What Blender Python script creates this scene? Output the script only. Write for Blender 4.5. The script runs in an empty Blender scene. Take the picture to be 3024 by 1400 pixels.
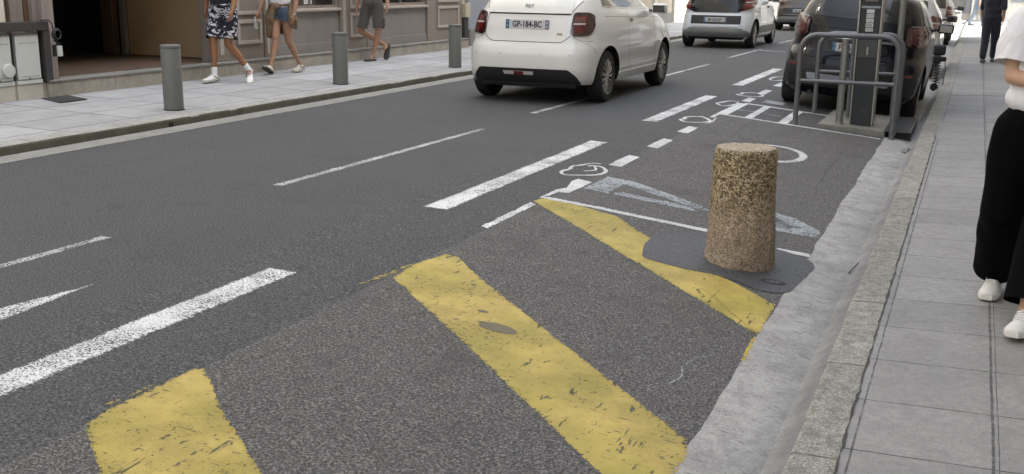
import bpy, bmesh, math, random
import numpy as np
from mathutils import Vector, Matrix, noise
R = math.radians
random.seed(7)
SC = bpy.context.scene
# ------------------------------------------------------------------ camera, world, sun, exposure
cd = bpy.data.cameras.new('camera'); cam = bpy.data.objects.new('camera', cd); SC.collection.objects.link(cam)
cd.sensor_width = 36; cd.lens = 36 * 3100 / 3024; cd.clip_end = 2000; cd.clip_start = .05
_p, _y, _r = R(13.75), R(23.3), R(.75)
fw = Vector((-math.sin(_y) * math.cos(_p), math.cos(_y) * math.cos(_p), -math.sin(_p)))
rt = Vector((math.cos(_y), math.sin(_y), 0)); up = rt.cross(fw)
RR = rt * math.cos(_r) + up * math.sin(_r); UU = -rt * math.sin(_r) + up * math.cos(_r)
cam.matrix_world = Matrix(((RR.x, UU.x, -fw.x, 0), (RR.y, UU.y, -fw.y, 0), (RR.z, UU.z, -fw.z, 1.5), (0, 0, 0, 1)))
SC.camera = cam
SUN_EL, SUN_AZ = 52, 84          # elevation, compass bearing (clockwise from +Y)
W_ = bpy.data.worlds.new('World'); SC.world = W_; W_.use_nodes = True
wn = W_.node_tree; bg = wn.nodes['Background']
sky = wn.nodes.new('ShaderNodeTexSky'); sky.sky_type = 'NISHITA'; sky.sun_disc = False
sky.sun_elevation = R(SUN_EL); sky.sun_rotation = R(SUN_AZ); sky.dust_density = 3.0; sky.ozone_density = .6
hs = wn.nodes.new('ShaderNodeHueSaturation'); hs.inputs['Saturation'].default_value = .40
wn.links.new(sky.outputs[0], hs.inputs['Color']); wn.links.new(hs.outputs[0], bg.inputs['Color'])
bg.inputs['Strength'].default_value = .15
sl = bpy.data.lights.new('sun', 'SUN'); sl.energy = 3.6; sl.angle = R(.5); sl.color = (1, .95, .86)
so = bpy.data.objects.new('sun', sl); SC.collection.objects.link(so)
_d = Vector((math.sin(R(SUN_AZ)) * math.cos(R(SUN_EL)), math.cos(R(SUN_AZ)) * math.cos(R(SUN_EL)), math.sin(R(SUN_EL))))
so.rotation_euler = _d.to_track_quat('Z', 'Y').to_euler(); so.location = (10, 0, 30)
SC.view_settings.view_transform = 'Standard'; SC.view_settings.look = 'None'
SC.view_settings.exposure = 2.2; SC.view_settings.gamma = 1
SC.cycles.max_bounces = 6; SC.cycles.diffuse_bounces = 4

# ------------------------------------------------------------------ helpers
def link(o, parent=None):
    SC.collection.objects.link(o)
    if parent: o.parent = parent
    return o
def tag(o, label=None, cat=None, group=None, kind=None):
    if label: o['label'] = label
    if cat: o['category'] = cat
    if group: o['group'] = group
    if kind: o['kind'] = kind
    return o
def empty(name, loc=(0, 0, 0), rz=0, label=None, cat=None, group=None, kind=None):
    o = bpy.data.objects.new(name, None); link(o); o.location = loc; o.rotation_euler = (0, 0, rz)
    o.empty_display_size = .1
    return tag(o, label, cat, group, kind)
def mobj(name, bm, mat, parent=None, smooth=False, auto=None):
    bm.normal_update()
    me = bpy.data.meshes.new(name); bm.to_mesh(me); bm.free()
    for m in (mat if isinstance(mat, (list, tuple)) else [mat]): me.materials.append(m)
    o = link(bpy.data.objects.new(name, me), parent)
    if smooth: me.shade_smooth()
    if auto: me.set_sharp_from_angle(angle=R(auto))
    return o
def bx(bm, x0, x1, y0, y1, z0, z1, bev=0, seg=2):
    r = bmesh.ops.create_cube(bm, size=1); vs = r['verts']
    for v in vs: v.co = Vector(((x0 + x1) / 2 + v.co.x * (x1 - x0), (y0 + y1) / 2 + v.co.y * (y1 - y0), (z0 + z1) / 2 + v.co.z * (z1 - z0)))
    if bev:
        es = list({e for v in vs for e in v.link_edges})
        bmesh.ops.bevel(bm, geom=es, offset=bev, segments=seg, affect='EDGES', profile=.5)
    return bm
def box(name, mat, parent, *a, **k):
    bm = bmesh.new(); bx(bm, *a, **k); return mobj(name, bm, mat, parent, auto=None)
def tube(bm, pts, rad, seg=12, cap=True, closed=False):
    pts = [Vector(p) for p in pts]; n = len(pts)
    rads = rad if isinstance(rad, (list, tuple)) else [rad] * n
    rings = []; prev = None
    for i, p in enumerate(pts):
        if closed: t = (pts[(i + 1) % n] - pts[i - 1])
        else: t = (pts[min(i + 1, n - 1)] - pts[max(i - 1, 0)])
        t.normalize()
        if prev is None:
            a = Vector((0, 0, 1)) if abs(t.z) < .9 else Vector((1, 0, 0)); u = t.cross(a).normalized()
        else: u = (prev - t * prev.dot(t)).normalized()
        prev = u; v = t.cross(u)
        rings.append([bm.verts.new(p + (u * math.cos(2 * math.pi * k / seg) + v * math.sin(2 * math.pi * k / seg)) * rads[i]) for k in range(seg)])
    rng = range(n) if closed else range(n - 1)
    for i in rng:
        A, B = rings[i], rings[(i + 1) % n]
        for k in range(seg): bm.faces.new((A[k], A[(k + 1) % seg], B[(k + 1) % seg], B[k]))
    if cap and not closed:
        bm.faces.new(rings[0][::-1]); bm.faces.new(rings[-1])
    return bm
def lathe(bm, prof, seg=32, c=(0, 0, 0), axis='z'):
    """profile list of (radius, height) around the axis through c"""
    def P(r, h, a):
        u, v = r * math.cos(a), r * math.sin(a)
        return Vector(c) + (Vector((u, v, h)) if axis == 'z' else Vector((h, u, v)) if axis == 'x' else Vector((u, h, v)))
    rings = [[bm.verts.new(P(max(r, 1e-5), h, 2 * math.pi * k / seg)) for k in range(seg)] for r, h in prof]
    for A, B in zip(rings, rings[1:]):
        for k in range(seg): bm.faces.new((A[k], A[(k + 1) % seg], B[(k + 1) % seg], B[k]))
    bmesh.ops.remove_doubles(bm, verts=bm.verts, dist=1e-5)
    bmesh.ops.recalc_face_normals(bm, faces=bm.faces)
    return bm
def arcpts(c, r, a0, a1, n, plane='xz'):
    out = []
    for i in range(n + 1):
        a = R(a0 + (a1 - a0) * i / n); u, v = r * math.cos(a), r * math.sin(a)
        out.append((c[0] + u, c[1], c[2] + v) if plane == 'xz' else (c[0], c[1] + u, c[2] + v))
    return out

# ------------------------------------------------------------------ materials
class NT:
    def __init__(s, name):
        s.m = bpy.data.materials.new(name); s.m.use_nodes = True; s.t = s.m.node_tree
        s.b = s.t.nodes['Principled BSDF']; s.co = None
    def n(s, typ, ins=None, **kw):
        nd = s.t.nodes.new(typ)
        for k, v in kw.items(): setattr(nd, k, v)
        for k, v in (ins or {}).items(): s.set(nd.inputs[k], v)
        return nd
    def set(s, sock, v):
        if isinstance(v, bpy.types.NodeSocket): s.t.links.new(v, sock)
        elif isinstance(v, (tuple, list)) and len(v) == 3 and sock.type == 'RGBA': sock.default_value = (*v, 1)
        else: sock.default_value = v
    def pos(s):
        if s.co is None: s.co = s.n('ShaderNodeTexCoord').outputs['Object']
        return s.co
    def vec(s, sc=(1, 1, 1), loc=(0, 0, 0), rot=(0, 0, 0)):
        return s.n('ShaderNodeMapping', {'Vector': s.pos(), 'Scale': sc, 'Location': loc, 'Rotation': rot}).outputs[0]
    def noise(s, scale, detail=4, rough=.55, dist=0, vec=None):
        return s.n('ShaderNodeTexNoise', {'Vector': vec or s.pos(), 'Scale': scale, 'Detail': detail, 'Roughness': rough, 'Distortion': dist}).outputs['Fac']
    def vor(s, scale, feat='F1', out='Distance', vec=None, rnd=1):
        return s.n('ShaderNodeTexVoronoi', {'Vector': vec or s.pos(), 'Scale': scale, 'Randomness': rnd}, feature=feat).outputs[out]
    def ramp(s, fac, stops):
        r = s.n('ShaderNodeValToRGB', {'Fac': fac}); cr = r.color_ramp
        while len(cr.elements) < len(stops): cr.elements.new(.5)
        for e, (p, c) in zip(cr.elements, stops):
            e.position = p; e.color = (*c, 1) if isinstance(c, (tuple, list)) else (c, c, c, 1)
        return r.outputs[0]
    def mix(s, f, a, b, mode='MIX'):
        nd = s.t.nodes.new('ShaderNodeMix'); nd.data_type = 'RGBA'; nd.blend_type = mode
        s.set(nd.inputs[0], f); s.set(nd.inputs[6], a); s.set(nd.inputs[7], b); return nd.outputs[2]
    def math(s, op, a, b=0.0, clamp=False):
        nd = s.n('ShaderNodeMath', operation=op, use_clamp=clamp); s.set(nd.inputs[0], a); s.set(nd.inputs[1], b); return nd.outputs[0]
    def sep(s, vec=None):
        return s.n('ShaderNodeSeparateXYZ', {'Vector': vec or s.pos()}).outputs
    def bump(s, h, strength=.3, dist=.01):
        s.set(s.b.inputs['Normal'], s.n('ShaderNodeBump', {'Height': h, 'Strength': strength, 'Distance': dist}).outputs[0])
    def fin(s, col=None, rough=None, metal=None, **kw):
        if col is not None: s.set(s.b.inputs['Base Color'], col)
        if rough is not None: s.set(s.b.inputs['Roughness'], rough)
        if metal is not None: s.set(s.b.inputs['Metallic'], metal)
        for k, v in kw.items(): s.set(s.b.inputs[k.replace('_', ' ')], v)
        return s.m
def mul(c, k): return tuple(x * k for x in c)
def plain(name, col, rough=.6, metal=0, var=.12, scale=6, bump=0, **kw):
    s = NT(name)
    c = s.mix(s.noise(scale, 5, .6), mul(col, 1 - var), mul(col, 1 + var))
    if bump: s.bump(s.noise(scale * 8, 4), bump, .004)
    return s.fin(c, rough, metal, **kw)
def asph(s, base, spk, tint):
    """aggregate colour: base tone, broad patches, fine bright and dark grains; returns colour and height"""
    broad = s.noise(.9, 6, .65); mid = s.noise(7, 5, .7); dirt = s.noise(2.6, 6, .7)
    g1 = s.noise(85, 3, .8); g2 = s.noise(190, 2, .8)
    c = s.mix(s.ramp(broad, [(.3, 0), (.7, 1)]), mul(base, .84), mul(tint, 1.12))
    c = s.mix(s.ramp(mid, [(.35, 0), (.65, 1)]), c, s.mix(.5, c, mul(base, 1.35)))
    c = s.mix(s.ramp(g1, [(.38, 1), (.52, 0)]), c, mul(base, .30))
    c = s.mix(s.ramp(g1, [(.53, 0), (.64, 1)]), c, spk)
    c = s.mix(s.ramp(g2, [(.60, 0), (.72, .9)]), c, mul(spk, 1.35))
    c = s.mix(s.ramp(dirt, [(.56, 0), (.70, .45)]), c, mul(base, .55))
    c = s.mix(s.ramp(s.vor(1.7), [(.02, .5), (.06, 0)]), c, mul(base, .4))
    h = s.math('ADD', s.math('MULTIPLY', g1, .7), s.math('MULTIPLY', g2, .4))
    return c, h
def lines(s, co, period, phase, w, wob=None):
    """1 on a joint repeating along coordinate co"""
    a = s.math('SUBTRACT', co, phase)
    if wob is not None: a = s.math('ADD', a, wob)
    f = s.math('FRACT', s.math('DIVIDE', a, period))
    d = s.math('ABSOLUTE', s.math('SUBTRACT', f, .5))       # .5 at the line
    return s.math('GREATER_THAN', d, .5 - w / period / 2)
M = {}
s = NT('road_asphalt'); c, h = asph(s, (.050, .052, .055), (.155, .158, .162), (.056, .058, .062)); s.bump(h, .5, .006); M['road'] = s.fin(c, .85)
s = NT('bay_asphalt'); c, h = asph(s, (.078, .077, .077), (.24, .236, .23), (.084, .080, .079))
st = s.ramp(s.noise(2.2, 4, .65), [(.58, 0), (.68, 1)]); c = s.mix(s.math('MULTIPLY', st, .4), c, (.045, .042, .042))
s.bump(h, .5, .006); M['bay'] = s.fin(c, .88)
s = NT('patch_asphalt'); c, h = asph(s, (.058, .062, .070), (.085, .09, .1), (.068, .072, .08)); s.bump(s.noise(9, 3), .3, .02); M['patch'] = s.fin(c, .7)
def paint(name, col, wear, base=(.05, .05, .055), grain=70, dirt=.3, streak=0, col2=None, edge=.16):
    s = NT(name); g = s.noise(grain, 4, .75); b = s.noise(3.2, 5, .65)
    cc = s.mix(s.ramp(s.noise(2.4, 5, .6), [(.35, 0), (.65, 1)]), mul(col, .9), col2 or mul(col, 1.08))
    cc = s.mix(s.math('MULTIPLY', s.ramp(b, [(.42, 1), (.66, 0)]), dirt), cc, mul(col, .45))
    t = s.math('ADD', g, s.math('MULTIPLY', s.math('SUBTRACT', b, .5), .35))
    m = s.ramp(t, [(max(wear - .06, 0), 1), (wear + .05, 0)])
    inn = s.n('ShaderNodeAttribute', attribute_name='inner').outputs['Fac']
    te = s.math('SUBTRACT', t, s.math('MULTIPLY', s.math('SUBTRACT', 1.0, inn), edge))
    m = s.ramp(te, [(max(wear - .03, 0), 1), (wear + .03, 0)])
    s.set(s.b.inputs['Alpha'], s.math('SUBTRACT', 1.0, m))
    if streak:                                              # short scuffs and rubber marks
        v1 = s.noise(1, 3, .7, .4, vec=s.vec((26, 6, 1), rot=(0, 0, .5)))
        cc = s.mix(s.ramp(v1, [(.625, 0), (.66, streak)]), cc, (.06, .06, .03))
        v2 = s.noise(1, 3, .7, .4, vec=s.vec((14, 50, 1), rot=(0, 0, -.6)))
        cc = s.mix(s.ramp(v2, [(.635, 0), (.67, streak)]), cc, (.09, .085, .03))
        v3 = s.vor(6.5); cc = s.mix(s.ramp(v3, [(.06, streak * .7), (.1, 0)]), cc, (.1, .09, .045))
    s.bump(s.math('ADD', g, s.math('MULTIPLY', m, -.5)), .4, .004)
    return s.fin(cc, .75)
M['white_rough'] = paint('road_white_worn', (.74, .75, .76), .455, (.055, .057, .062), 95, .15)
M['white_thin'] = paint('road_white_thin', (.55, .56, .57), .46, (.06, .062, .067), 70, .3)
M['white_smooth'] = paint('bay_white', (.62, .64, .65), .36, (.1, .1, .1), 55, .35)
M['white_faint'] = paint('bay_white_faded', (.36, .40, .43), .45, (.09, .09, .095), 45, .35)
M['yellow'] = paint('bay_yellow', (.45, .37, .078), .35, (.12, .11, .05), 60, .5, .9, (.55, .42, .12)); M['yellow_worn'] = paint('bay_yellow_worn', (.40, .33, .09), .50, (.12, .11, .05), 60, .6, .9, (.45, .34, .13))
s = NT('oil_stain'); M['stain'] = s.fin(s.mix(s.noise(60, 3), (.15, .13, .07), (.10, .09, .055)), .7)
def tone(s, c, px, py, phx, phy, amt):
    x = s.sep(); fx = s.math('FLOOR', s.math('DIVIDE', s.math('SUBTRACT', x[0], phx), px)); fy = s.math('FLOOR', s.math('DIVIDE', s.math('SUBTRACT', x[1], phy), py))
    w = s.n('ShaderNodeTexWhiteNoise', {'Vector': s.n('ShaderNodeCombineXYZ', {0: fx, 1: fy}).outputs[0]}).outputs['Value']
    return s.mix(1.0, c, s.ramp(w, [(0, 1 - amt), (1, 1 + amt * .6)]), 'MULTIPLY')
def concrete(name, a, b, dark, joint=None, jw=.012, scale=1.0, rough=.85, spots=True, grain=.25, fleck=False):
    s = NT(name)
    c = s.mix(s.ramp(s.noise(1.3 * scale, 6, .65), [(.3, 0), (.7, 1)]), a, b)
    c = s.mix(s.math('MULTIPLY', s.ramp(s.noise(5 * scale, 5, .7), [(.45, 0), (.7, 1)]), .5), c, dark)
    c = s.mix(s.math('MULTIPLY', s.ramp(s.noise(110, 3, .8), [(.4, 1), (.6, 0)]), grain), c, mul(dark, .6))
    c = s.mix(s.math('MULTIPLY', s.ramp(s.noise(130, 2, .8), [(.58, 0), (.7, 1)]), grain), c, mul(b, 1.5))
    if spots:
        v = s.vor(2.3 * scale, vec=s.n('ShaderNodeVectorMath', {0: s.pos(), 1: s.n('ShaderNodeTexNoise', {'Vector': s.pos(), 'Scale': 9.0}).outputs['Color']}, operation='ADD').outputs[0])
        c = s.mix(s.ramp(v, [(.045, .85), (.07, 0)]), c, mul(dark, .45))
    if fleck:
        v1 = s.noise(1, 3, .7, .3, vec=s.vec((9, 40, 1))); c = s.mix(s.ramp(v1, [(.66, 0), (.71, .8)]), c, mul(dark, .4))
    hh = s.noise(60, 4, .7)
    if joint:
        xyz = s.sep(); wob = s.math('MULTIPLY', s.math('SUBTRACT', s.noise(6, 2), .5), .008)
        J = None
        for (ax, per, ph, w, gate) in joint:
            l = lines(s, xyz[ax], per, ph, w, wob)
            if gate:
                ga, lo, hi, inside = gate
                q = s.math('MULTIPLY', s.math('GREATER_THAN', xyz[ga], lo), s.math('LESS_THAN', xyz[ga], hi))
                if not inside: q = s.math('SUBTRACT', 1.0, q)
                l = s.math('MULTIPLY', l, q)
            J = l if J is None else s.math('MAXIMUM', J, l)
        brk = s.ramp(s.noise(14, 3, .7), [(.34, .4), (.54, 1)])
        c = s.mix(s.math('MULTIPLY', J, brk), c, mul(dark, .32))
        hh = s.math('ADD', s.math('MULTIPLY', hh, .3), s.math('MULTIPLY', J, -1.0))
    s.bump(hh, .35, .006)
    return s, c, rough
s, c, r = concrete('gutter_concrete', (.31, .31, .305), (.50, .50, .49), (.19, .19, .188), [(1, 2.6, 3.35, .008, None)], fleck=True, grain=.4)
c = s.mix(s.ramp(s.noise(11, 6, .75), [(.38, .45), (.54, 0)]), c, (.15, .15, .148)); c = s.mix(s.ramp(s.noise(1, 6, .7, .6, vec=s.vec((4, 2.6, 1))), [(.45, 0), (.75, .45)]), c, (.54, .54, .525))
c = s.mix(s.ramp(s.noise(1, 4, .7, .4, vec=s.vec((16, 48, 1), rot=(0, 0, .3))), [(.60, 0), (.65, .75)]), c, (.085, .087, .09))
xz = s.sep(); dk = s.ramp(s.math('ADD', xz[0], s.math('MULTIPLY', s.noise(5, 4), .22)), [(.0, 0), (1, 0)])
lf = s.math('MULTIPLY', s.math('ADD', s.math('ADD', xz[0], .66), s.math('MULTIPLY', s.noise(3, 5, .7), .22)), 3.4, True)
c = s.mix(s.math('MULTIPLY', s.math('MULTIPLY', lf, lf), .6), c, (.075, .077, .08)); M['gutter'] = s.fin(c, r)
s, c, r = concrete('kerb_stone', (.32, .315, .285), (.50, .49, .44), (.15, .148, .13), [(1, 1.02, 4.61, .012, None)], scale=2.6, grain=.8)
c = s.mix(s.ramp(s.noise(16, 6, .8), [(.40, .65), (.54, 0)]), c, (.12, .118, .10)); c = tone(s, c, 9, 1.02, -5, 4.61, .16); M['kerb'] = s.fin(c, r)
s, c, r = concrete('pavement_slabs', (.285, .285, .28), (.355, .353, .345), (.20, .20, .195),
    [(1, .512, 3.70, .009, (1, 12.35, 14.0, False)), (0, 50, -.250, .008, (1, 12.35, 14.0, False)),
     (0, 50, .217, .011, None), (0, 50, .236, .004, None), (0, .5, .716, .01, (0, .3, 9, True)), (1, 50, 12.36, .012, None), (1, 50, 14.0, .012, None), (1, 50, 17.5, .10, None)], scale=1.4, grain=.3)
c = tone(s, c, .475, .512, -.24, 3.70, .13); M['pave_r'] = s.fin(s.mix(s.ramp(s.noise(1, 2, .5, vec=s.vec((4, 160, 1))), [(.4, .12), (.6, 0)]), s.mix(s.ramp(s.noise(26, 5, .75), [(.42, .3), (.56, 0)]), c, (.15, .15, .152)), (.16, .16, .165)), r)
s, c, r = concrete('pavement_left_slabs', (.33, .335, .34), (.43, .435, .44), (.24, .24, .245), [(1, 1.05, 8.3, .022, None), (0, .62, -9.05, .018, None)], scale=1.1, grain=.3, spots=True); c = tone(s, c, .62, 1.05, -9.05, 8.3, .13); M['pave_l'] = s.fin(c, r)
s, c, r = concrete('kerb_left_stone', (.30, .30, .28), (.40, .40, .38), (.15, .15, .13), [(1, 1.25, 8.0, .012, None)], scale=2); M['kerb_l'] = s.fin(c, r)
s, c, r = concrete('gutter_left_concrete', (.22, .22, .205), (.31, .31, .29), (.10, .10, .085), [(1, 3.1, 8, .008, None)], scale=2); M['gutter_l'] = s.fin(c, r)
s, c, r = concrete('plinth_stone', (.29, .27, .23), (.38, .35, .30), (.16, .15, .13), [(1, 1.15, 9.85, .006, None)], scale=2, grain=.15); M['plinth'] = s.fin(c, r)
s, c, r = concrete('slab_concrete', (.20, .20, .18), (.27, .265, .24), (.12, .12, .10), None, scale=3); M['slab'] = s.fin(c, r)
s, c, r = concrete('render_wall', (.42, .37, .30), (.50, .45, .37), (.33, .29, .23), None, scale=.8, spots=False, grain=.1); M['wall'] = s.fin(c, r)
s, c, r = concrete('pale_wall', (.60, .57, .50), (.68, .65, .58), (.45, .42, .36), None, scale=.8, spots=False, grain=.1); M['pale'] = s.fin(c, r)
# granite bollard
s = NT('rough_granite')
dist = s.n('ShaderNodeVectorMath', {0: s.pos(), 1: s.n('ShaderNodeVectorMath', {0: s.n('ShaderNodeTexNoise', {'Vector': s.pos(), 'Scale': 60.0}).outputs['Color'], 1: (.012, .012, .012)}, operation='MULTIPLY').outputs[0]}, operation='ADD').outputs[0]
v = s.n('ShaderNodeTexVoronoi', {'Vector': dist, 'Scale': 100.0}); cell = s.sep(v.outputs['Color'])[0]
c = s.ramp(cell, [(0, (.07, .05, .03)), (.22, (.17, .125, .075)), (.45, (.36, .27, .145)), (.7, (.60, .48, .30)), (1, (.70, .62, .49))])
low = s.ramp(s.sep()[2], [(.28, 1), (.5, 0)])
c = s.mix(s.math('MULTIPLY', s.ramp(s.noise(5, 5, .65), [(.42, 0), (.68, 1)]), .5), c, (.14, .115, .05))
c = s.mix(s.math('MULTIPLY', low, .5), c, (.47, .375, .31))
c = s.mix(s.math('MULTIPLY', s.ramp(s.noise(90, 3, .8), [(.40, 1), (.5, 0)]), .6), c, (.075, .055, .035))
s.bump(s.math('ADD', s.noise(90, 3, .8), s.math('MULTIPLY', v.outputs['Distance'], .8)), .9, .01); M['granite'] = s.fin(s.mix(s.math('MULTIPLY', s.ramp(s.sep()[2], [(.738, 0), (.748, 1)]), .45), c, (.62, .56, .47)), .9)  # flat top coloured paler, standing in for sky light on it
# metals, paints, fabrics
M['bollard_grey'] = plain('bollard_grey_paint', (.135, .14, .13), .5, 0, .1, 5, .05)
M['steel'] = plain('galvanised_steel', (.30, .31, .31), .42, .85, .25, 14, .1)
M['steel_dark'] = plain('dull_grey_steel', (.155, .16, .17), .5, .55, .3, 12, .12)
M['steel_bright'] = plain('brushed_stainless', (.42, .42, .40), .32, .9, .2, 20, .05)
M['anthracite'] = plain('anthracite_panel', (.022, .027, .032), .55, 0, .15, 5)
M['anth2'] = plain('grey_panel', (.06, .065, .068), .5, 0, .2, 9)
M['black'] = plain('black_plastic', (.012, .012, .013), .55, 0, .2, 12)
M['ink'] = plain('black_lettering', (.015, .015, .018), .6)
M['rubber'] = plain('tyre_rubber', (.013, .013, .014), .8, 0, .25, 30, .2)
M['gap_dark'] = plain('dark_gap', (.01, .01, .01), .9); M['crackdirt'] = plain('crack_dirt', (.055, .054, .05), .95, 0, .5, 20); M['moss'] = plain('mossy_kerb_face', (.10, .097, .072), .95, 0, .5, 5)  # first is a near-black tone for panel seams and the drain hole
def carpaint(name, col, rough=.25, flake=0, coat=1, metal=0):
    s = NT(name); c = s.mix(s.noise(2, 4), mul(col, .97), mul(col, 1.02))
    c = s.mix(s.math('MULTIPLY', s.ramp(s.noise(40, 5, .7), [(.5, 0), (.75, 1)]), .08), c, (.25, .23, .2))
    return s.fin(c, rough, metal, Coat_Weight=coat, Coat_Roughness=.04)
M['car_white'] = carpaint('car_paint_white', (.70, .705, .68), .3)
M['car_white2'] = carpaint('car_paint_cool_white', (.62, .66, .69), .3)
M['car_silver'] = carpaint('car_paint_silver', (.50, .50, .49), .35, metal=.3)
M['car_black'] = plain('car_paint_black', (.004, .005, .009), .2, 0, .1, 3, Specular_IOR_Level=.22, Coat_Weight=.12, Coat_Roughness=.05)  # slight blue in the base colour stands in for reflected sky
M['car_dark'] = carpaint('car_paint_dark_red', (.02, .018, .02), .25)
M['car_red'] = carpaint('car_paint_red', (.22, .012, .012), .25)
def glass(name, col=(.012, .015, .016), rough=.05): return plain(name, col, rough, 0, .05, 2, Coat_Weight=1.0, Specular_IOR_Level=.8)
M['glass'] = glass('tinted_glass'); M['glass_dim'] = plain('dark_tinted_glass', (.01, .012, .014), .12, 0, .05, 2, Specular_IOR_Level=.4); M['shopglass'] = glass('shop_window_glass', (.02, .022, .022), .08)
s = NT('red_lamp_lens'); c = s.mix(s.ramp(s.noise(1, 2, .5, vec=s.vec((8, 8, 60))), [(.4, 0), (.6, 1)]), (.06, .004, .006), (.14, .012, .012)); M['lens'] = s.fin(c, .18, Coat_Weight=.5)
M['lens_dark'] = plain('dark_lamp_lens', (.035, .008, .009), .1, 0, .3, 20, Coat_Weight=1.0)
M['lens_clear'] = plain('clear_lamp_lens', (.45, .42, .42), .15, 0, .2, 30, Coat_Weight=1.0)
M['lens_smoke'] = plain('smoked_lamp_lens', (.12, .05, .045), .1, 0, .4, 18, Coat_Weight=1.0)
M['plate'] = plain('plate_white', (.55, .57, .57), .4, 0, .05)
M['plate_blue'] = plain('plate_blue', (.03, .13, .25), .4); M['plate_blue2'] = plain('plate_lilac_blue', (.15, .16, .30), .4)
M['chrome'] = plain('chrome', (.6, .6, .6), .12, 1, .05)
M['alloy'] = plain('alloy_rim', (.50, .49, .47), .35, .6, .1, 20)
M['alloy_dark'] = plain('alloy_pocket', (.012, .012, .012), .8, 0)
def wood(name, a, b, rough=.55, sc=(30, 30, 1.2)):
    s = NT(name); f = s.noise(1, 5, .6, .5, vec=s.vec(sc)); c = s.mix(s.ramp(f, [(.3, 0), (.7, 1)]), a, b)
    c = s.mix(s.math('MULTIPLY', s.ramp(s.noise(3, 5, .7), [(.5, 0), (.75, 1)]), .3), c, mul(a, .7)); s.bump(f, .08, .003); return s.fin(c, rough)
M['taupe'] = wood('taupe_painted_wood', (.21, .178, .152), (.24, .205, .178), sc=(6, 6, .8)); M['taupe_l'] = wood('light_taupe_moulding', (.36, .315, .275), (.42, .37, .325), sc=(6, 6, .8))
M['taupe_g'] = wood('grey_painted_panel', (.195, .18, .17), (.225, .208, .195), sc=(4, 4, .8)); M['brown'] = wood('brown_varnished_wood', (.085, .05, .03), (.15, .095, .06), .45)
M['tan'] = plain('tan_painted_panel', (.46, .33, .20), .5, 0, .14, 1.5); M['pinkgrey'] = wood('pink_grey_jamb', (.21, .18, .165), (.29, .255, .235))
M['cab'] = plain('cabinet_grey_white', (.50, .52, .50), .5, 0, .06, 4); M['cab2'] = plain('cabinet_base_cream', (.42, .40, .35), .7, 0, .2, 6)
M['darkwood'] = plain('dark_grey_wood', (.04, .037, .035), .7, 0, .2, 20)
M['bluegrey'] = plain('blue_grey_paint', (.27, .29, .33), .6, 0, .06, 2); M['cream'] = plain('cream_plastic', (.45, .42, .30), .5)
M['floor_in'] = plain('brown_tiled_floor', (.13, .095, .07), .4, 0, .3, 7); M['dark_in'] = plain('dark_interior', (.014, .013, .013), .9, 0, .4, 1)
M['mat'] = plain('charcoal_door_mat', (.035, .034, .034), .95, 0, .3, 90, .4)
def skin(name, col): return plain(name, col, .5, 0, .14, 9, Subsurface_Weight=.06)
M['skin_tan'] = skin('skin_tanned', (.27, .125, .06)); M['skin_mid'] = skin('skin_light_brown', (.36, .20, .125)); M['skin_pale'] = skin('skin_light', (.52, .33, .235))
def fabric(name, col, var=.15, rough=.9, fold=.5, scale=5):
    s = NT(name); c = s.mix(s.noise(scale, 5, .6), mul(col, 1 - var), mul(col, 1 + var))
    s.bump(s.math('ADD', s.noise(1, 3, .5, 1.2, vec=s.vec((14, 14, 5))), s.math('MULTIPLY', s.noise(300, 2), .06)), fold, .03); return s.fin(c, rough, Sheen_Weight=.2)
M['tee_white'] = fabric('white_cotton', (.72, .72, .76), .04, .9, .35); M['tee_grey'] = fabric('grey_cotton', (.22, .23, .24)); M['tee_dark'] = fabric('navy_cotton', (.012, .013, .02))
M['trouser_black'] = plain('black_fabric', (.0022, .0022, .0026), .95, 0, .2, 6, 0, Specular_IOR_Level=.1); M['trouser_navy'] = fabric('dark_navy_fabric', (.012, .014, .024)); M['denim'] = fabric('blue_denim', (.07, .10, .15), .25)
M['cargo'] = fabric('grey_brown_canvas', (.085, .075, .065), .2); M['jacket'] = fabric('brown_jacket', (.18, .12, .065), .2, .9, .9); M['denim_l'] = fabric('pale_blue_cotton', (.20, .24, .30), .2)
s = NT('patterned_fabric'); f = s.noise(1, 3, .7, 1.4, vec=s.vec((9, 9, 17))); f2 = s.noise(6, 3, .8, 2.0)
t = s.math('ADD', s.math('MULTIPLY', f, .55), s.math('MULTIPLY', f2, .45))
c = s.ramp(t, [(.0, (.008, .009, .018)), (.525, (.010, .011, .022)), (.54, (.60, .60, .64)), (.64, (.62, .62, .66)), (.65, (.02, .02, .05)), (1, (.2, .2, .24))]); M['pattern'] = s.fin(c, .9)
M['shoe_white'] = plain('white_shoe', (.72, .71, .68), .6, 0, .12, 25, .3); M['shoe_sole'] = plain('shoe_sole', (.45, .44, .40), .7, 0, .3, 30); M['sole_dark'] = plain('dark_shoe_sole', (.05, .048, .045), .8)
M['shoe_cream'] = plain('cream_shoe', (.50, .47, .38), .7, 0, .3, 30, .3); M['shoe_grey'] = plain('grey_shoe', (.12, .13, .14), .7); M['sock'] = fabric('white_sock', (.74, .74, .76), .03)
M['hair_dark'] = plain('dark_brown_hair', (.03, .018, .012), .5, 0, .3, 80, .6); M['hair_brown'] = plain('brown_hair', (.12, .07, .04), .5, 0, .3, 80, .6)
M['can'] = plain('crushed_aluminium', (.7, .7, .68), .22, 1, .1, 60, .4)
M['eye'] = plain('eye_white', (.6, .6, .58), .3); M['lip'] = plain('lips', (.35, .14, .12), .5)

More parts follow.
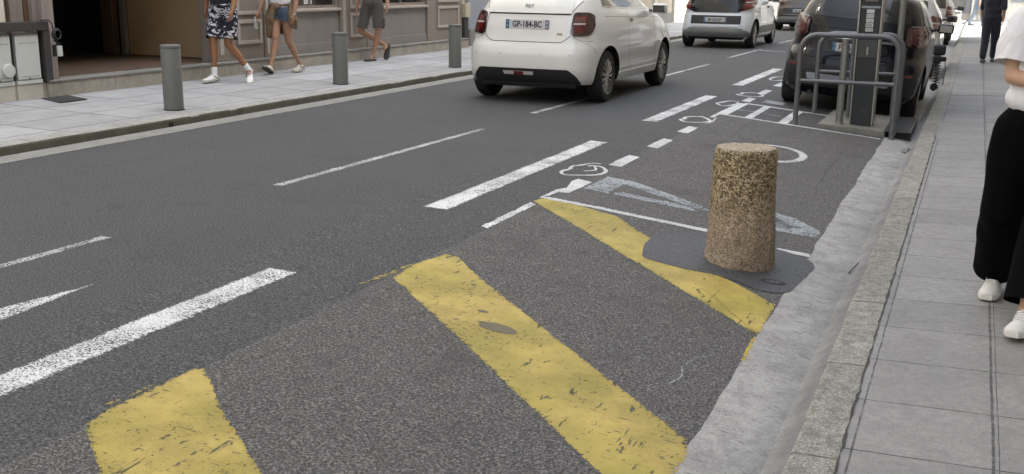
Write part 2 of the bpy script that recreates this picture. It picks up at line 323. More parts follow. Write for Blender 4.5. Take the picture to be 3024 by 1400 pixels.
# ------------------------------------------------------------------ the street
PROF = [(-60, .08), (-9.7, .12), (-7.58, .075), (-7.56, .07), (-7.52, -.035), (-7.15, 0), (-3.6, 0), (-3.0, -.025), (-2.4, -.07), (-.78, -.215), (-.55, -.245), (-.47, -.24), (-.44, -.132), (2.0, -.05), (60, 0)]
def G(x):
    for (a, za), (b, zb) in zip(PROF, PROF[1:]):
        if a <= x <= b: return za + (zb - za) * (x - a) / (b - a)
    return 0
def sheet(name, poly, mat, off, parent=None, inset=0):
    """flat outline (x, y) laid on the street's profile, off metres above it"""
    bm = bmesh.new(); lay = bm.verts.layers.float.new('inner'); vs = [bm.verts.new((x, y, 0)) for x, y in poly]
    fc = bm.faces.new(vs)
    if inset:
        bm.normal_update(); bmesh.ops.inset_region(bm, faces=[fc], thickness=inset, use_even_offset=False, use_boundary=True)
        for v in bm.verts: v[lay] = 0.0 if v.is_boundary else 1.0
    bmesh.ops.triangulate(bm, faces=bm.faces[:], ngon_method='BEAUTY')
    for bxp, _ in PROF:
        bmesh.ops.bisect_plane(bm, geom=bm.verts[:] + bm.edges[:] + bm.faces[:], plane_co=(bxp, 0, 0), plane_no=(1, 0, 0))
    for v in bm.verts: v.co.z = G(v.co.x) + off * .42
    for f in bm.faces:
        f.normal_update()
        if f.normal.z < 0: f.normal_flip()
    return mobj(name, bm, mat, parent)
def rag(poly, step=.03, amp=.006, closed=True):
    out = []; n = len(poly)
    for i in range(n if closed else n - 1):
        a, b = Vector(poly[i]), Vector(poly[(i + 1) % n]); L = (b - a).length; k = max(1, int(L / step))
        t = (b - a) / L; nr = Vector((-t.y, t.x))
        for j in range(k):
            p = a.lerp(b, j / k)
            if j: p = p + nr * amp * .8 * noise.noise(Vector((p.x * 17, p.y * 17, 3.3))) + nr * random.uniform(-amp, amp) * .5
            out.append(tuple(p))
    return out
def strip(name, xs, y0, y1, mat, parent=None, off=0, zs=None, ny=1, kind='structure', jag=None):
    bm = bmesh.new(); rows = []
    for j in range(ny + 1):
        y = y0 + (y1 - y0) * j / ny; row = []
        for i, x in enumerate(xs):
            xx = x + (jag(y) if (jag and i == 0) else 0); row.append(bm.verts.new((xx, y, (zs[i] if zs else G(x)) + off)))
        rows.append(row)
    for a, b in zip(rows, rows[1:]):
        for k in range(len(xs) - 1): bm.faces.new((a[k], a[k + 1], b[k + 1], b[k]))
    o = mobj(name, bm, mat, parent)
    if kind and not parent: o['kind'] = kind
    return o
gm = bmesh.new(); bmesh.ops.create_grid(gm, x_segments=1, y_segments=1, size=400)
for v in gm.verts: v.co.z = -.5
mobj('ground', gm, M['slab'])['kind'] = 'structure'
road = strip('road', [-7.15, -3.6, -3.0, -2.4, -.78, -.70], -8, 60, M['road']); road['label'] = 'dark grey asphalt street with white and yellow markings'
def jagl(y): return .008 * noise.noise(Vector((1, y * 3, 0))) + .009 * noise.noise(Vector((1, y * 14, 5)))
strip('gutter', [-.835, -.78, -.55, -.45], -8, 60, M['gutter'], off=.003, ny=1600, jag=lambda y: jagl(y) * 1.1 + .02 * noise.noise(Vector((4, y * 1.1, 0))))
strip('gutter', [-7.52, -7.15, -7.12], -8, 60, M['gutter_l'], off=.004, zs=[-.022, .0, .0], ny=1)
# kerbs: rounded-edge stones
def kerb(name, xa, xb, zb, zt, mat, zt2, worn=.009):
    bm = bmesh.new(); ny = 500; s_ = 1 if xb > xa else -1; sec = [(xa, zb - .05), (xa, zt - .022), (xa + s_ * .006, zt - .008), (xa + s_ * .02, zt), (xb, zt2)]
    rows = []
    for j in range(ny + 1):
        y = -6 + 64 * j / ny; w = worn * noise.noise(Vector((y * 2.3, 0, xa))) + worn * .5 * noise.noise(Vector((y * 9, 2, xa)))
        rows.append([bm.verts.new((x + (w if k < 4 else 0), y, z + (w * .5 if k in (2, 3) else 0))) for k, (x, z) in enumerate(sec)])
    for a, b in zip(rows, rows[1:]):
        for k in range(len(sec) - 1): bm.faces.new((a[k], a[k + 1], b[k + 1], b[k]) if s_ > 0 else (a[k + 1], a[k], b[k], b[k + 1]))
    o = mobj(name, bm, [mat, M['moss']]); o['kind'] = 'structure'
    if s_ < 0:
        for p in o.data.polygons:
            if abs(p.normal.x) > .9: p.material_index = 1
    return o
kerb('kerb', -.455, -.285, -.24, -.130, M['kerb'], -.126)
kl = kerb('kerb', -7.53, -7.70, -.02, .066, M['kerb_l'], .077)
box('drain_hole', M['gap_dark'], kl, -7.545, -7.515, 8.50, 8.56, -.03, .03, .01)
strip('pavement', [-.30, 1.9], -8, 60, M['pave_r'], zs=[G(-.30) - .001, G(1.9)])
strip('pavement', [-10.2, -9.7, -7.69], -8, 60, M['pave_l'], zs=[.12, .12, .0775])
# cracked mortar strip along the kerb back
bm = bmesh.new(); prev = None
for k in range(520):
    y = 2.2 + k * .02; xc = -.284 + .007 * noise.noise(Vector((0, y * 5, 1))) + .006 * noise.noise(Vector((3, y * 19, 1))); w = max(.0012, .0035 + .008 * noise.noise(Vector((7, y * 7, 2))) + .018 * max(0, noise.noise(Vector((5, y * 2.3, 9))) - .28))
    cur = (bm.verts.new((xc - w, y, G(-.28) + .004)), bm.verts.new((xc + w, y, G(-.28) + .004)))
    if prev: bm.faces.new((prev[0], prev[1], cur[1], cur[0]))
    prev = cur
cr = mobj('mortar_crack', bm, M['crackdirt']); cr['kind'] = 'structure'; cr['label'] = 'dark broken mortar line between kerb and slabs'
# parking bay surface (children of the road, as all markings are)
def seamx(y): return -2.73 + .008 * noise.noise(Vector((y * 3, 0, 0))) + .012 * noise.noise(Vector((y * 13, 4, 0)))
bay = [(-.79, y) for y in (-6, 12.62)] + [(seamx(12.6 - .06 * i), 12.6 - .06 * i) for i in range(0, 310)]
o = sheet('parking_bay_surface', bay, M['bay'], .0035, road)
def mark(name, poly, mat, off=.008, amp=.006, step=.03, label=None):
    xs = [p[0] for p in poly]; ys = [p[1] for p in poly]; wd = min(max(xs) - min(xs), max(ys) - min(ys))
    o = sheet(name, rag(poly, step, amp), M[mat], off, road, inset=(.022 if wd > .15 else .008) if 'patch' not in name else 0)
    if label: o['label'] = label
    return o
def dash(x0, x1, y0, y1, sk=.08): return [(x0, y0), (x1, y0 + sk * .2), (x1, y1 + sk * .3), (x0, y1)]
for y0, y1 in ((1.6, 4.46), (6.19, 9.64), (11.35, 14.42), (16.1, 19.75), (21.5, 24.5), (26.5, 29.5)):
    mark('lane_dash', [(-3.335, y0), (-3.15, y0 + .02), (-3.15, y1 + .01), (-3.335, y1)], 'white_rough', amp=.007, off=.005)
for y0, y1 in ((1.5, 4.57), (6.31, 9.82), (11.26, 14.3), (17.0, 19.96), (21.8, 25.3), (28, 31), (34, 37)):
    mark('centre_dash', [(-4.67, y0), (-4.57, y0), (-4.52, y1), (-4.61, y1)], 'white_thin', amp=.006, off=.005)
mark('arrow_marking', [(-4.16, 2.2), (-4.019, 3.2), (-3.897, 3.80), (-3.82, 3.16), (-3.80, 2.2)], 'white_rough', off=.005)
mark('crossing_line', [(-4.60, 24.75), (-3.87, 24.4), (-3.87, 24.55), (-4.60, 24.95)], 'white_thin', off=.005, amp=.003)
yl = 'yellow hatching stripe on the parking bay edge'
mark('yellow_stripe', [(-2.735, 2.562), (-2.758, 2.703), (-2.749, 3.16), (-2.719, 3.18), (-2.38, 2.89), (-2.017, 2.61), (-1.5, 2.2), (-1.5, 1.6), (-2.10, 2.06), (-2.444, 2.33)], 'yellow', label='nearest yellow stripe, at the lower left of the bay')
mark('yellow_stripe', [(-2.70, 4.676), (-2.73, 4.95), (-2.682, 5.253), (-2.60, 5.25), (-2.389, 5.03), (-1.60, 4.34), (-.849, 3.70), (-.815, 3.58), (-.82, 3.05), (-1.05, 3.253), (-1.70, 3.82)], 'yellow', label='long middle yellow stripe with an oval stain')
mark('yellow_stripe', [(-2.785, 6.834), (-2.76, 6.99), (-2.50, 6.955), (-2.156, 6.85), (-1.784, 6.439), (-.843, 5.62), (-.835, 5.06)], 'yellow', label='farthest yellow stripe running under the stone bollard patch')
mark('yellow_edge_line', [(-.853, 5.03), (-.835, 5.02), (-.822, 4.66), (-.842, 4.66)], 'yellow', amp=.008)
mark('yellow_smear', [(-2.80, 4.45), (-2.77, 4.50), (-2.72, 4.78), (-2.735, 5.0), (-2.77, 4.8)], 'yellow_worn', amp=.012, off=.0065)
mark('yellow_smear', [(-2.80, 2.72), (-2.765, 2.74), (-2.755, 3.0), (-2.79, 2.95)], 'yellow_worn', amp=.012, off=.0065)
def blob(name, x, y, rx, ry, rot, mat, off, label=None):
    pts = []
    for i in range(22):
        a = 6.2832 * i / 22; k = 1 + .13 * noise.noise(Vector((math.cos(a) * 2 + x * 9, math.sin(a) * 2, y)))
        u, v = rx * k * math.cos(a), ry * k * math.sin(a); pts.append((x + u * math.cos(rot) - v * math.sin(rot), y + u * math.sin(rot) + v * math.cos(rot)))
    o = sheet(name, pts, M[mat], off, road)
    if label: o['label'] = label
blob('oil_stain', -1.935, 4.335, .105, .055, -.12, 'stain', .010, 'dark oval stain on the middle yellow stripe')
blob('oil_stain', -2.09, 4.50, .03, .018, 0, 'stain', .010); blob('oil_stain', -2.17, 2.44, .05, .022, .1, 'stain', .010)
blob('oil_stain', -2.03, 4.36, .022, .012, .3, 'stain', .010)
mark('bay_line', [(-2.793, 7.04), (-1.25, 6.96), (-1.25, 6.87), (-2.787, 6.965)], 'white_smooth', off=.011, amp=.005)
mark('bay_line', [(-1.05, 6.833), (-.841, 6.84), (-.819, 6.752), (-1.034, 6.768)], 'white_smooth', off=.011, amp=.006)
mark('broken_white_line', [(-2.785, 5.95), (-2.787, 6.8), (-2.725, 6.76), (-2.722, 5.93)], 'white_rough', amp=.009)
mark('white_block', [(-2.793, 7.05), (-2.791, 7.312), (-2.748, 7.433), (-2.801, 7.676), (-2.797, 7.812), (-2.659, 7.77), (-2.671, 7.267), (-2.741, 7.241), (-2.754, 7.07)], 'white_smooth', amp=.008)
mark('symbol_frame', [(-2.641, 8.077), (-2.403, 8.059), (-1.736, 7.648), (-1.60, 7.47), (-1.77, 7.507), (-2.419, 7.869), (-2.42, 7.462), (-2.649, 7.507)], 'white_faint', off=.009)
mark('symbol_bar', [(-2.41, 7.56), (-2.362, 7.617), (-1.855, 7.569), (-1.7, 7.47), (-1.76, 7.412), (-2.398, 7.482)], 'white_faint', off=.0075, amp=.01)
mark('symbol_bar', [(-1.30, 7.90), (-1.213, 7.866), (-1.071, 7.796), (-.85, 7.537), (-.85, 7.310), (-1.118, 7.291), (-1.25, 7.36), (-1.018, 7.50), (-1.17, 7.62), (-1.30, 7.64)], 'white_faint', off=.009)
def ribbon(name, pts, w, mat, off=.009, closed=False, cap=.3, label=None):
    P = [Vector(p) for p in pts]; n = len(P); Lh, Rh = [], []
    for i in range(n):
        t = (P[min(i + 1, n - 1)] - P[max(i - 1, 0)]).normalized(); nr = Vector((-t.y, t.x)); ww = w * random.uniform(.75, 1.15) / 2
        Lh.append(tuple(P[i] + nr * ww)); Rh.append(tuple(P[i] - nr * ww))
    bm = bmesh.new(); a = [bm.verts.new((x, y, 0)) for x, y in Lh]; b = [bm.verts.new((x, y, 0)) for x, y in Rh]
    for i in range(n - 1): bm.faces.new((a[i], b[i], b[i + 1], a[i + 1]))
    for v in bm.verts: v.co.z = G(v.co.x) + off * .42
    bmesh.ops.recalc_face_normals(bm, faces=bm.faces)
    for f in bm.faces:
        f.normal_update()
        if f.normal.z < 0: f.normal_flip()
    la = bm.verts.layers.float.new('inner')
    for v in bm.verts: v[la] = .85
    o = mobj(name, bm, M[mat], road)
    if label: o['label'] = label
    return o
def crv(pts, k=5):
    P = [Vector(p) for p in pts]; out = []
    for i in range(len(P) - 1):
        p0, p1, p2, p3 = P[max(i - 1, 0)], P[i], P[i + 1], P[min(i + 2, len(P) - 1)]
        for j in range(k):
            t = j / k; out.append(.5 * ((2 * p1) + (p2 - p0) * t + (2 * p0 - 5 * p1 + 4 * p2 - p3) * t * t + (3 * p1 - p0 - 3 * p2 + p3) * t ** 3))
    out.append(P[-1]); return out
cx, cy = -1.72, 10.46
ribbon('symbol_wheel', [(cx + .30 * math.cos(a), cy + .47 * math.sin(a)) for a in [6.2832 * i / 48 for i in range(49)]], .075, 'white_smooth', label='white bicycle wheel symbol behind the stone bollard')
for y0, y1 in ((8.545, 9.12), (9.71, 10.29), (10.86, 11.34), (14.2, 14.67), (15.32, 15.92), (16.6, 17.2), (18.6, 19.2), (20.1, 20.7)):
    mark('bay_dash', [(-2.79, y0), (-2.672, y0 - .01), (-2.675, y1), (-2.785, y1 + .03)], 'white_smooth', amp=.007)
rings = [[(-2.845, 8.53), (-2.914, 8.498), (-2.969, 8.329), (-3.005, 8.254), (-2.981, 8.118), (-3.0, 7.98), (-2.937, 7.87), (-2.845, 7.93), (-2.745, 8.03), (-2.704, 8.141), (-2.712, 8.265), (-2.779, 8.39), (-2.86, 8.42), (-2.90, 8.35)],
    [(-2.833, 12.259), (-2.927, 12.143), (-2.987, 11.98), (-2.962, 11.85), (-2.985, 11.75), (-2.902, 11.64), (-2.789, 11.706), (-2.70, 11.866), (-2.697, 11.985), (-2.8, 12.165), (-2.896, 12.182)],
    [(-2.80, 14.10), (-2.909, 14.028), (-2.964, 13.759), (-2.985, 13.605), (-2.898, 13.461), (-2.83, 13.50), (-2.769, 13.794), (-2.788, 13.995)],
    [(-2.827, 15.373), (-2.951, 15.17), (-2.948, 14.98), (-2.985, 14.872), (-2.888, 14.80), (-2.70, 14.923), (-2.672, 15.141), (-2.79, 15.334), (-2.87, 15.30)],
    [(-2.87, 18.238), (-3.0, 18.007), (-3.005, 17.565), (-2.909, 17.435), (-2.80, 17.71), (-2.78, 18.0)]]
for rg in rings:
    ribbon('white_ring_marking', crv(rg), .034 if rg[0][1] < 10 else .045, 'white_smooth', off=.0105)
ribbon('white_scribble', crv([(-2.70, 12.3), (-2.66, 11.95), (-2.69, 11.72)]), .02, 'white_smooth'); ribbon('white_scribble', crv([(-2.86, 8.40), (-2.80, 8.25), (-2.86, 8.13)]), .02, 'white_smooth')
mark('ladder_line', [(-2.76, 12.69), (-.86, 12.62), (-.86, 12.53), (-2.75, 12.61)], 'white_smooth', off=.0095)
mark('ladder_line', [(-2.70, 14.04), (-1.62, 13.98), (-1.62, 13.90), (-2.70, 13.95)], 'white_smooth', off=.0095)
for a, b in ((-2.776, -2.645), (-2.44, -2.345), (-2.04, -1.93)):
    mark('ladder_rung', [(a, 12.67), (b, 12.66), (b, 13.97), (a, 13.98)], 'white_smooth', off=.0075, amp=.005)
mark('ladder_line', [(-2.66, 13.27), (-2.44, 13.26), (-2.44, 13.31), (-2.66, 13.32)], 'white_faint', off=.0075); mark('ladder_line', [(-2.34, 13.24), (-2.10, 13.20), (-2.10, 13.25), (-2.34, 13.28)], 'white_faint', off=.0075)
mark('white_block', [(-2.782, 13.039), (-2.722, 12.66), (-2.725, 12.28), (-2.775, 12.28)], 'white_smooth', off=.0065)
mark('white_block', [(-2.55, 14.35), (-2.25, 14.3), (-2.25, 14.62), (-2.55, 14.68)], 'white_faint', off=.0075, amp=.01)
patch = [(-1.792, 6.487), (-1.77, 6.613), (-1.64, 6.80), (-1.50, 6.86), (-1.04, 6.80), (-.85, 6.70), (-.775, 6.591), (-.765, 6.426), (-.80, 6.067), (-.825, 5.888), (-.965, 5.81), (-1.217, 5.932), (-1.412, 5.932), (-1.585, 5.955), (-1.702, 5.988), (-1.743, 6.089), (-1.79, 6.3)]
mark('asphalt_patch', [tuple(p) for p in crv(patch + [patch[0]], 3)[:-1]], 'patch', off=.0135, amp=.008, step=.04, label='smooth grey asphalt patch around the stone bollard')
blob('round_scar', -.93, 6.03, .075, .05, 0, 'mat', .0165, 'dark ring scar in the asphalt patch'); blob('round_scar', -.935, 6.03, .045, .028, .3, 'patch', .019)
ribbon('asphalt_crack', crv([(-2.268, 12.5), (-2.28, 11.6), (-2.26, 10.9), (-2.29, 10.1), (-2.27, 9.4)]), .007, 'crackdirt', off=.0065)
ribbon('asphalt_crack', crv([(-1.135, 11.3), (-1.12, 10.6), (-1.13, 10.0), (-1.10, 9.32)]), .010, 'crackdirt', off=.0065); ribbon('asphalt_crack', [(-1.09, 9.1), (-1.07, 8.7)], .006, 'crackdirt', off=.0065)
ribbon('scuff_mark', crv([(-1.06, 4.42), (-1.03, 4.30), (-1.06, 4.18)]), .006, 'white_faint', off=.0065); ribbon('scuff_mark', crv([(-.93, 4.66), (-1.02, 4.58), (-1.05, 4.45)]), .004, 'white_faint', off=.0065)

# ------------------------------------------------------------------ street furniture
def stone_bollard():
    t = empty('stone_bollard', (-1.195, 6.33, -.205), 0, 'rough granite bollard with a flat top, standing in the parking bay', 'bollard')
    bm = bmesh.new(); NS, NZ = 96, 70; rows = []
    for j in range(NZ + 1):
        z = .745 * j / NZ; r0 = .214 - .030 * (z / .745) ** 1.0
        if z > .722: r0 -= .014 * ((z - .722) / .023) ** 2
        row = []
        for k in range(NS):
            a = 6.2832 * k / NS; p = Vector((math.cos(a), math.sin(a), z))
            r = r0 + .010 * noise.noise(p * 2.6) + .008 * noise.noise(p * 7) + .0045 * noise.noise(p * 26) + .004 * noise.noise(p * 60)
            row.append(bm.verts.new((r * p.x, r * p.y, z + (.006 * noise.noise(p * 7) if j == NZ else 0))))
        rows.append(row)
    for A, B in zip(rows, rows[1:]):
        for k in range(NS): bm.faces.new((A[k], A[(k + 1) % NS], B[(k + 1) % NS], B[k]))
    prev = rows[-1]
    for q in range(1, 15):
        f = 1 - q / 15; row = []
        for k in range(NS):
            a = 6.2832 * k / NS; x, y = rows[-1][k].co.x * f, rows[-1][k].co.y * f
            row.append(bm.verts.new((x, y, .746 + .004 * noise.noise(Vector((x * 30, y * 30, 1))) + .003 * noise.noise(Vector((x * 90, y * 90, 4))))))
        for k in range(NS): bm.faces.new((prev[k], prev[(k + 1) % NS], row[(k + 1) % NS], row[k]))
        prev = row
    bm.faces.new(prev)
    mobj('stone_shaft', bm, M['granite'], t, smooth=True)
stone_bollard()
def bollard(label):
    t = empty('bollard', (0, 0, 0), 0, label, 'bollard', 'grey cylindrical bollards along the far kerb')
    bm = bmesh.new(); lathe(bm, [(0, .012), (.105, .012), (.105, .655), (.103, .659)], 40); mobj('post', bm, M['bollard_grey'], t, auto=40)
    bm = bmesh.new(); lathe(bm, [(0, .655), (.1, .655), (.1, .662), (.106, .663), (.108, .668), (.108, .690), (.104, .697), (.09, .700), (0, .702)], 40); mobj('cap', bm, M['bollard_grey'], t, auto=40)
    bm = bmesh.new(); lathe(bm, [(0, 0), (.112, 0), (.112, .010), (.104, .013), (0, .013)], 32); mobj('base_ring', bm, M['black'], t, auto=40)
    return t
def copy_tree(o, parent=None):
    c = o.copy(); SC.collection.objects.link(c)
    if parent: c.parent = parent
    for ch in list(o.children): copy_tree(ch, c)
    return c
b0 = bollard('grey cylindrical bollard on the far pavement in front of the dark doorway')
for i, (x, y, l) in enumerate([(-7.915, 9.03, None), (-7.93, 12.39, 'grey cylindrical bollard between the woman in denim shorts and the man in cargo shorts'), (-7.87, 15.79, 'grey cylindrical bollard just left of the white hatchback')]):
    o = b0 if i == 0 else copy_tree(b0); o.location = (x, y, G(x) - .001)
    if l: o['label'] = l
def hoop(x0, x1, y, ztop, zmid, label):
    g0, g1 = G(x0), G(x1); t = empty('barrier_hoop', ((x0 + x1) / 2, y, G((x0 + x1) / 2)), 0, label, 'barrier', 'tubular steel barrier hoops around the ticket machine')
    ox, oz = (x0 + x1) / 2, G((x0 + x1) / 2); r = .19; rad = .030; zt = ztop - oz
    pts = [(x0 - ox, 0, g0 - oz - .02)] + arcpts((x0 + r - ox, 0, zt - r), r, 180, 90, 8) + arcpts((x1 - r - ox, 0, zt - r), r, 90, 0, 8) + [(x1 - ox, 0, g1 - oz - .02)]
    bm = bmesh.new(); tube(bm, pts, rad, 16); mobj('hoop_frame', bm, M['steel_dark'], t, smooth=True, auto=50)
    bm = bmesh.new(); tube(bm, [(x0 - ox + .02, 0, zmid - oz), (x1 - ox - .02, 0, zmid - oz)], .023, 14); mobj('cross_bar', bm, M['steel_dark'], t, smooth=True, auto=50)
hoop(-1.84, -.755, 12.67, .935, .405, 'front tubular grey barrier hoop with a cross bar, nearest the bay')
hoop(-1.80, -.79, 13.99, .90, .42, 'rear tubular grey barrier hoop behind the ticket machine')
def slab():
    bm = bmesh.new(); bx(bm, -1.60, -.84, 12.75, 14.35, 0, 1)
    for v in bm.verts: v.co.z = (-.095 - .06 * (v.co.x + 1.6)) if v.co.z > .5 else -.3
    bmesh.ops.bevel(bm, geom=[e for e in bm.edges if all(v.co.z > -.2 for v in e.verts)], offset=.012, segments=2, affect='EDGES')
    tag(mobj('concrete_base', bm, M['slab']), 'low worn concrete slab under the ticket machine and its posts', 'concrete base')
slab()
def slabz(x): return -.095 - .06 * (x + 1.6)
def post(name, x, y, r, h, mat, label, capm=None):
    t = empty(name, (x, y, slabz(x)), 0, label, 'post'); bm = bmesh.new(); tube(bm, [(0, 0, 0), (0, 0, h)], r, 20); mobj('tube', bm, M[mat], t, smooth=True, auto=50)
    bm = bmesh.new(); lathe(bm, [(0, h - .004), (r + .003, h - .004), (r + .003, h + .008), (r * .8, h + .014), (0, h + .016)], 20); mobj('cap', bm, M[mat], t, auto=40)
    bm = bmesh.new(); lathe(bm, [(0, 0), (r + .018, 0), (r + .018, .01), (r + .004, .016), (0, .016)], 20); mobj('foot_ring', bm, M['slab'], t, auto=40)
    return t
post('steel_post', -1.375, 12.98, .043, .985, 'steel', 'bright bare steel post left of the ticket machine')
post('steel_post', -1.335, 13.55, .032, 1.03, 'steel_dark', 'thin dull grey post just behind the bright steel post')
pt = post('sign_pole', -.86, 14.22, .038, 3.1, 'steel', 'tall galvanised sign pole right of the ticket machine, rising out of view')
bm = bmesh.new(); bx(bm, -.25, .25, -.052, -.046, 2.5, 3.0, .002); mobj('sign_panel', bm, M['bluegrey'], pt)
def ticket_machine():
    x0, y0 = -1.135, 13.03; t = empty('ticket_machine', (x0, y0, slabz(x0)), 0, 'tall dark parking ticket machine with bright metal edges and pale sticker strip', 'ticket machine')
    w = .115; d = .30
    box('cabinet', M['anthracite'], t, -w, w, 0, d, 0, 1.05, .006)
    for s in (-1, 1):
        bm = bmesh.new(); bx(bm, min(s * w, s * (w + .018)), max(s * w, s * (w + .018)), -.012, d - .02, 0, 1.50, .004); mobj('edge_trim', bm, M['steel_bright'], t)
    box('middle_panel', M['anth2'], t, -w + .006, w - .006, -.006, .01, .795, .995, .003)
    box('slot', M['steel_bright'], t, -.006, .012, -.012, -.004, .83, .92, .002)
    bm = bmesh.new(); bx(bm, -w, w, .0, d, 1.05, 1.62, .006); mobj('upper_cabinet', bm, M['anthracite'], t)
    box('display_ledge', M['bluegrey'], t, -w + .01, w - .01, -.01, .0, 1.36, 1.385, .002)
    bm = bmesh.new(); bx(bm, -w - .02, w + .02, -.05, d + .02, 1.62, 1.70, .01); mobj('top_cap', bm, M['anth2'], t)
    box('screen', M['shopglass'], t, -.075, .075, -.008, .0, 1.43, 1.56, .004)
    for z in (.17, .185): box('vent_slot', M['anth2'], t, -.035, .035, -.003, .001, z, z + .006, .001)
    # strip of pale stickers with broken dark print
    for k in range(5):
        z = 1.095 + k * .052; w2 = .042; xo = .0
        st = box('sticker', M['plate'], t, xo - w2, xo + w2, -.0035, -.001, z, z + .044, .001)
        bm = bmesh.new()
        for q in range(16 if k < 4 else 0):
            xx = xo - w2 + .006 + .009 * (q % 8); zz = z + .008 + .017 * (q // 8); hh = random.choice((.006, .010, .012))
            if random.random() < .75: bx(bm, xx, xx + random.choice((.003, .006)), -.0045, -.0037, zz, zz + hh)
        if len(bm.verts): mobj('print', bm, M['anth2'], st)
        else: bm.free()
ticket_machine()
t = empty('gutter_cover', (-.70, 12.75, -.135), 0, 'dark ribbed metal plate bridging the gutter beside the kerb', 'gutter cover')
bm = bmesh.new(); bx(bm, -.14, .14, 0, 1.55, -.006, 0)
for k in range(44): bx(bm, -.13, .13, .02 + k * .035, .032 + k * .035, .0005, .003)
mobj('plate', bm, M['anth2'], t)
for sx in (-1, 1): box('side_wall', M['black'], t, sx * .135 - .008, sx * .135 + .008, .02, 1.53, -.10, -.007)
box('inner_pipe', M['black'], t, -.12, .12, .10, 1.4, -.10, -.02); 
bm = bmesh.new(); tube(bm, [(-.04, -.03, -.09), (-.02, .0, -.01)], .004, 6); mobj('wire', bm, M['steel'], t)
# crushed can, twig
bm = bmesh.new(); bmesh.ops.create_cone(bm, cap_ends=True, segments=18, radius1=.03, radius2=.03, depth=.10)
bmesh.ops.subdivide_edges(bm, edges=bm.edges[:], cuts=2)
for v in bm.verts: v.co += Vector((noise.noise(v.co * 45), noise.noise(v.co * 45 + Vector((9, 0, 0))), noise.noise(v.co * 30 + Vector((0, 9, 0))))) * .016
bmesh.ops.rotate(bm, verts=bm.verts, matrix=Matrix.Rotation(R(80), 3, 'X') @ Matrix.Rotation(R(35), 3, 'Y'), cent=(0, 0, 0))
o = mobj('crushed_can', bm, M['can'], auto=25); o.location = (-.545, 11.85, -.218); tag(o, 'crushed shiny drink can lying in the gutter beside the kerb', 'can')
bm = bmesh.new(); tube(bm, [(-.56, 6.57, -.229), (-.532, 6.8, -.224), (-.50, 7.04, -.231)], [.004, .003, .002], 6)
tag(mobj('twig', bm, M['darkwood']), 'thin dark twig lying in the gutter near the stone bollard', 'twig')
# coil stand by the kerb
t = empty('coil_stand', (-.50, 19.3, -.24), 0, 'black upright stand with a coiled cable and small wheel at the kerb', 'cable stand')
bm = bmesh.new(); bx(bm, -.12, .08, -.05, .07, .60, .78, .045, 4); bx(bm, -.10, .02, -.09, .0, .48, .60, .02); bx(bm, .0, .10, -.07, .05, .50, .58, .02); mobj('box', bm, M['black'], t)
bm = bmesh.new(); tube(bm, [(-.03 + .048 * math.cos(a * .55), .048 * math.sin(a * .55), .14 + a * .0042) for a in range(96)], .009, 8); mobj('coil', bm, M['black'], t, smooth=True)
bm = bmesh.new(); tube(bm, [(.08, 0, .02), (.10, 0, .35), (.08, 0, .55)], .008, 8); tube(bm, [(-.03, 0, .1), (-.03, 0, .6)], .012, 8); mobj('stand_pole', bm, M['steel_dark'], t, smooth=True)
bm = bmesh.new(); lathe(bm, [(.03, -.02), (.06, -.025), (.066, -.01), (.066, .01), (.06, .025), (.03, .02), (.0, .02), (0, -.02), (.03, -.02)], 20, (-.05, 0, .068), 'y'); mobj('wheel', bm, M['rubber'], t, auto=40)

# ------------------------------------------------------------------ buildings
FX = -9.85
B = empty('shop_building', (FX, 14, .12), 0, 'old building with taupe wooden shopfront panels and a dark open doorway', 'building')
ox, oy, oz = FX, 14, .12
def fb(name, mat, x0, x1, y0, y1, z0, z1, bev=0, parent=None):
    """box in street coordinates, parented to the building"""
    bm = bmesh.new(); bx(bm, x0, x1, y0, y1, z0, z1, bev); P = parent or B
    c = Vector((0, 0, 0)); q = P
    while q: c += q.location; q = q.parent
    for v in bm.verts: v.co -= c
    return mobj(name, bm, M[mat], P)
fb('plinth', 'plinth', -10.0, -9.70, 9.02, 20.1, .05, .285)
fb('plinth', 'plinth', -10.0, -9.74, -4, 9.02, .05, .285).location.z = .0
fb('plinth_top', 'slab', -10.0, -9.685, 9.02, 20.1, .287, .312, .006)
fb('doorway_floor', 'floor_in', -13.0, -9.93, 9.22, 12.62, .20, .318)
fb('upper_wall', 'wall', -10.6, -9.86, -4, 20.45, 3.0, 17)
# dark room behind the doorway
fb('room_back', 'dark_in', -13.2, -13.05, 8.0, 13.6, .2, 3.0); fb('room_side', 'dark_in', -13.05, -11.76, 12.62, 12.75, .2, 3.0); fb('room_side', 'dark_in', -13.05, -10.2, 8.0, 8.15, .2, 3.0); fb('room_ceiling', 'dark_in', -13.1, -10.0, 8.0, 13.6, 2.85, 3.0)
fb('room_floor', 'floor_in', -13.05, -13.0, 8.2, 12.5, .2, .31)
jm = fb('door_jamb', 'pinkgrey', -9.96, -9.80, 9.10, 9.27, .312, 3.0, .008)
fb('jamb_block', 'pinkgrey', -10.6, -9.87, 9.03, 9.10, .312, 3.0)
fb('side_panel', 'tan', -11.75, -10.02, 12.52, 12.60, .318, 2.85, .004)
fb('panel_skirting', 'brown', -11.76, -10.0, 12.505, 12.525, .318, .335)
fb('door_post', 'brown', -12.16, -11.94, 12.40, 12.52, .32, 2.85, .01); fb('door_post', 'taupe', -11.86, -11.77, 12.46, 12.54, .32, 2.85, .008)
fb('pilaster', 'taupe', -10.02, -9.85, 12.06, 12.62, .312, 3.0, .01); fb('pilaster', 'taupe_l', -10.06, -9.98, 12.40, 12.60, .312, 3.0, .02)
for (a, b) in ((12.26, 12.34), (12.48, 12.56)): fb('pilaster_moulding', 'taupe_l', -9.85, -9.835, a, b, .40, 2.9, .006)
fb('shopfront_board', 'taupe', -10.2, -9.872, 12.62, 13.32, .312, 3.0)
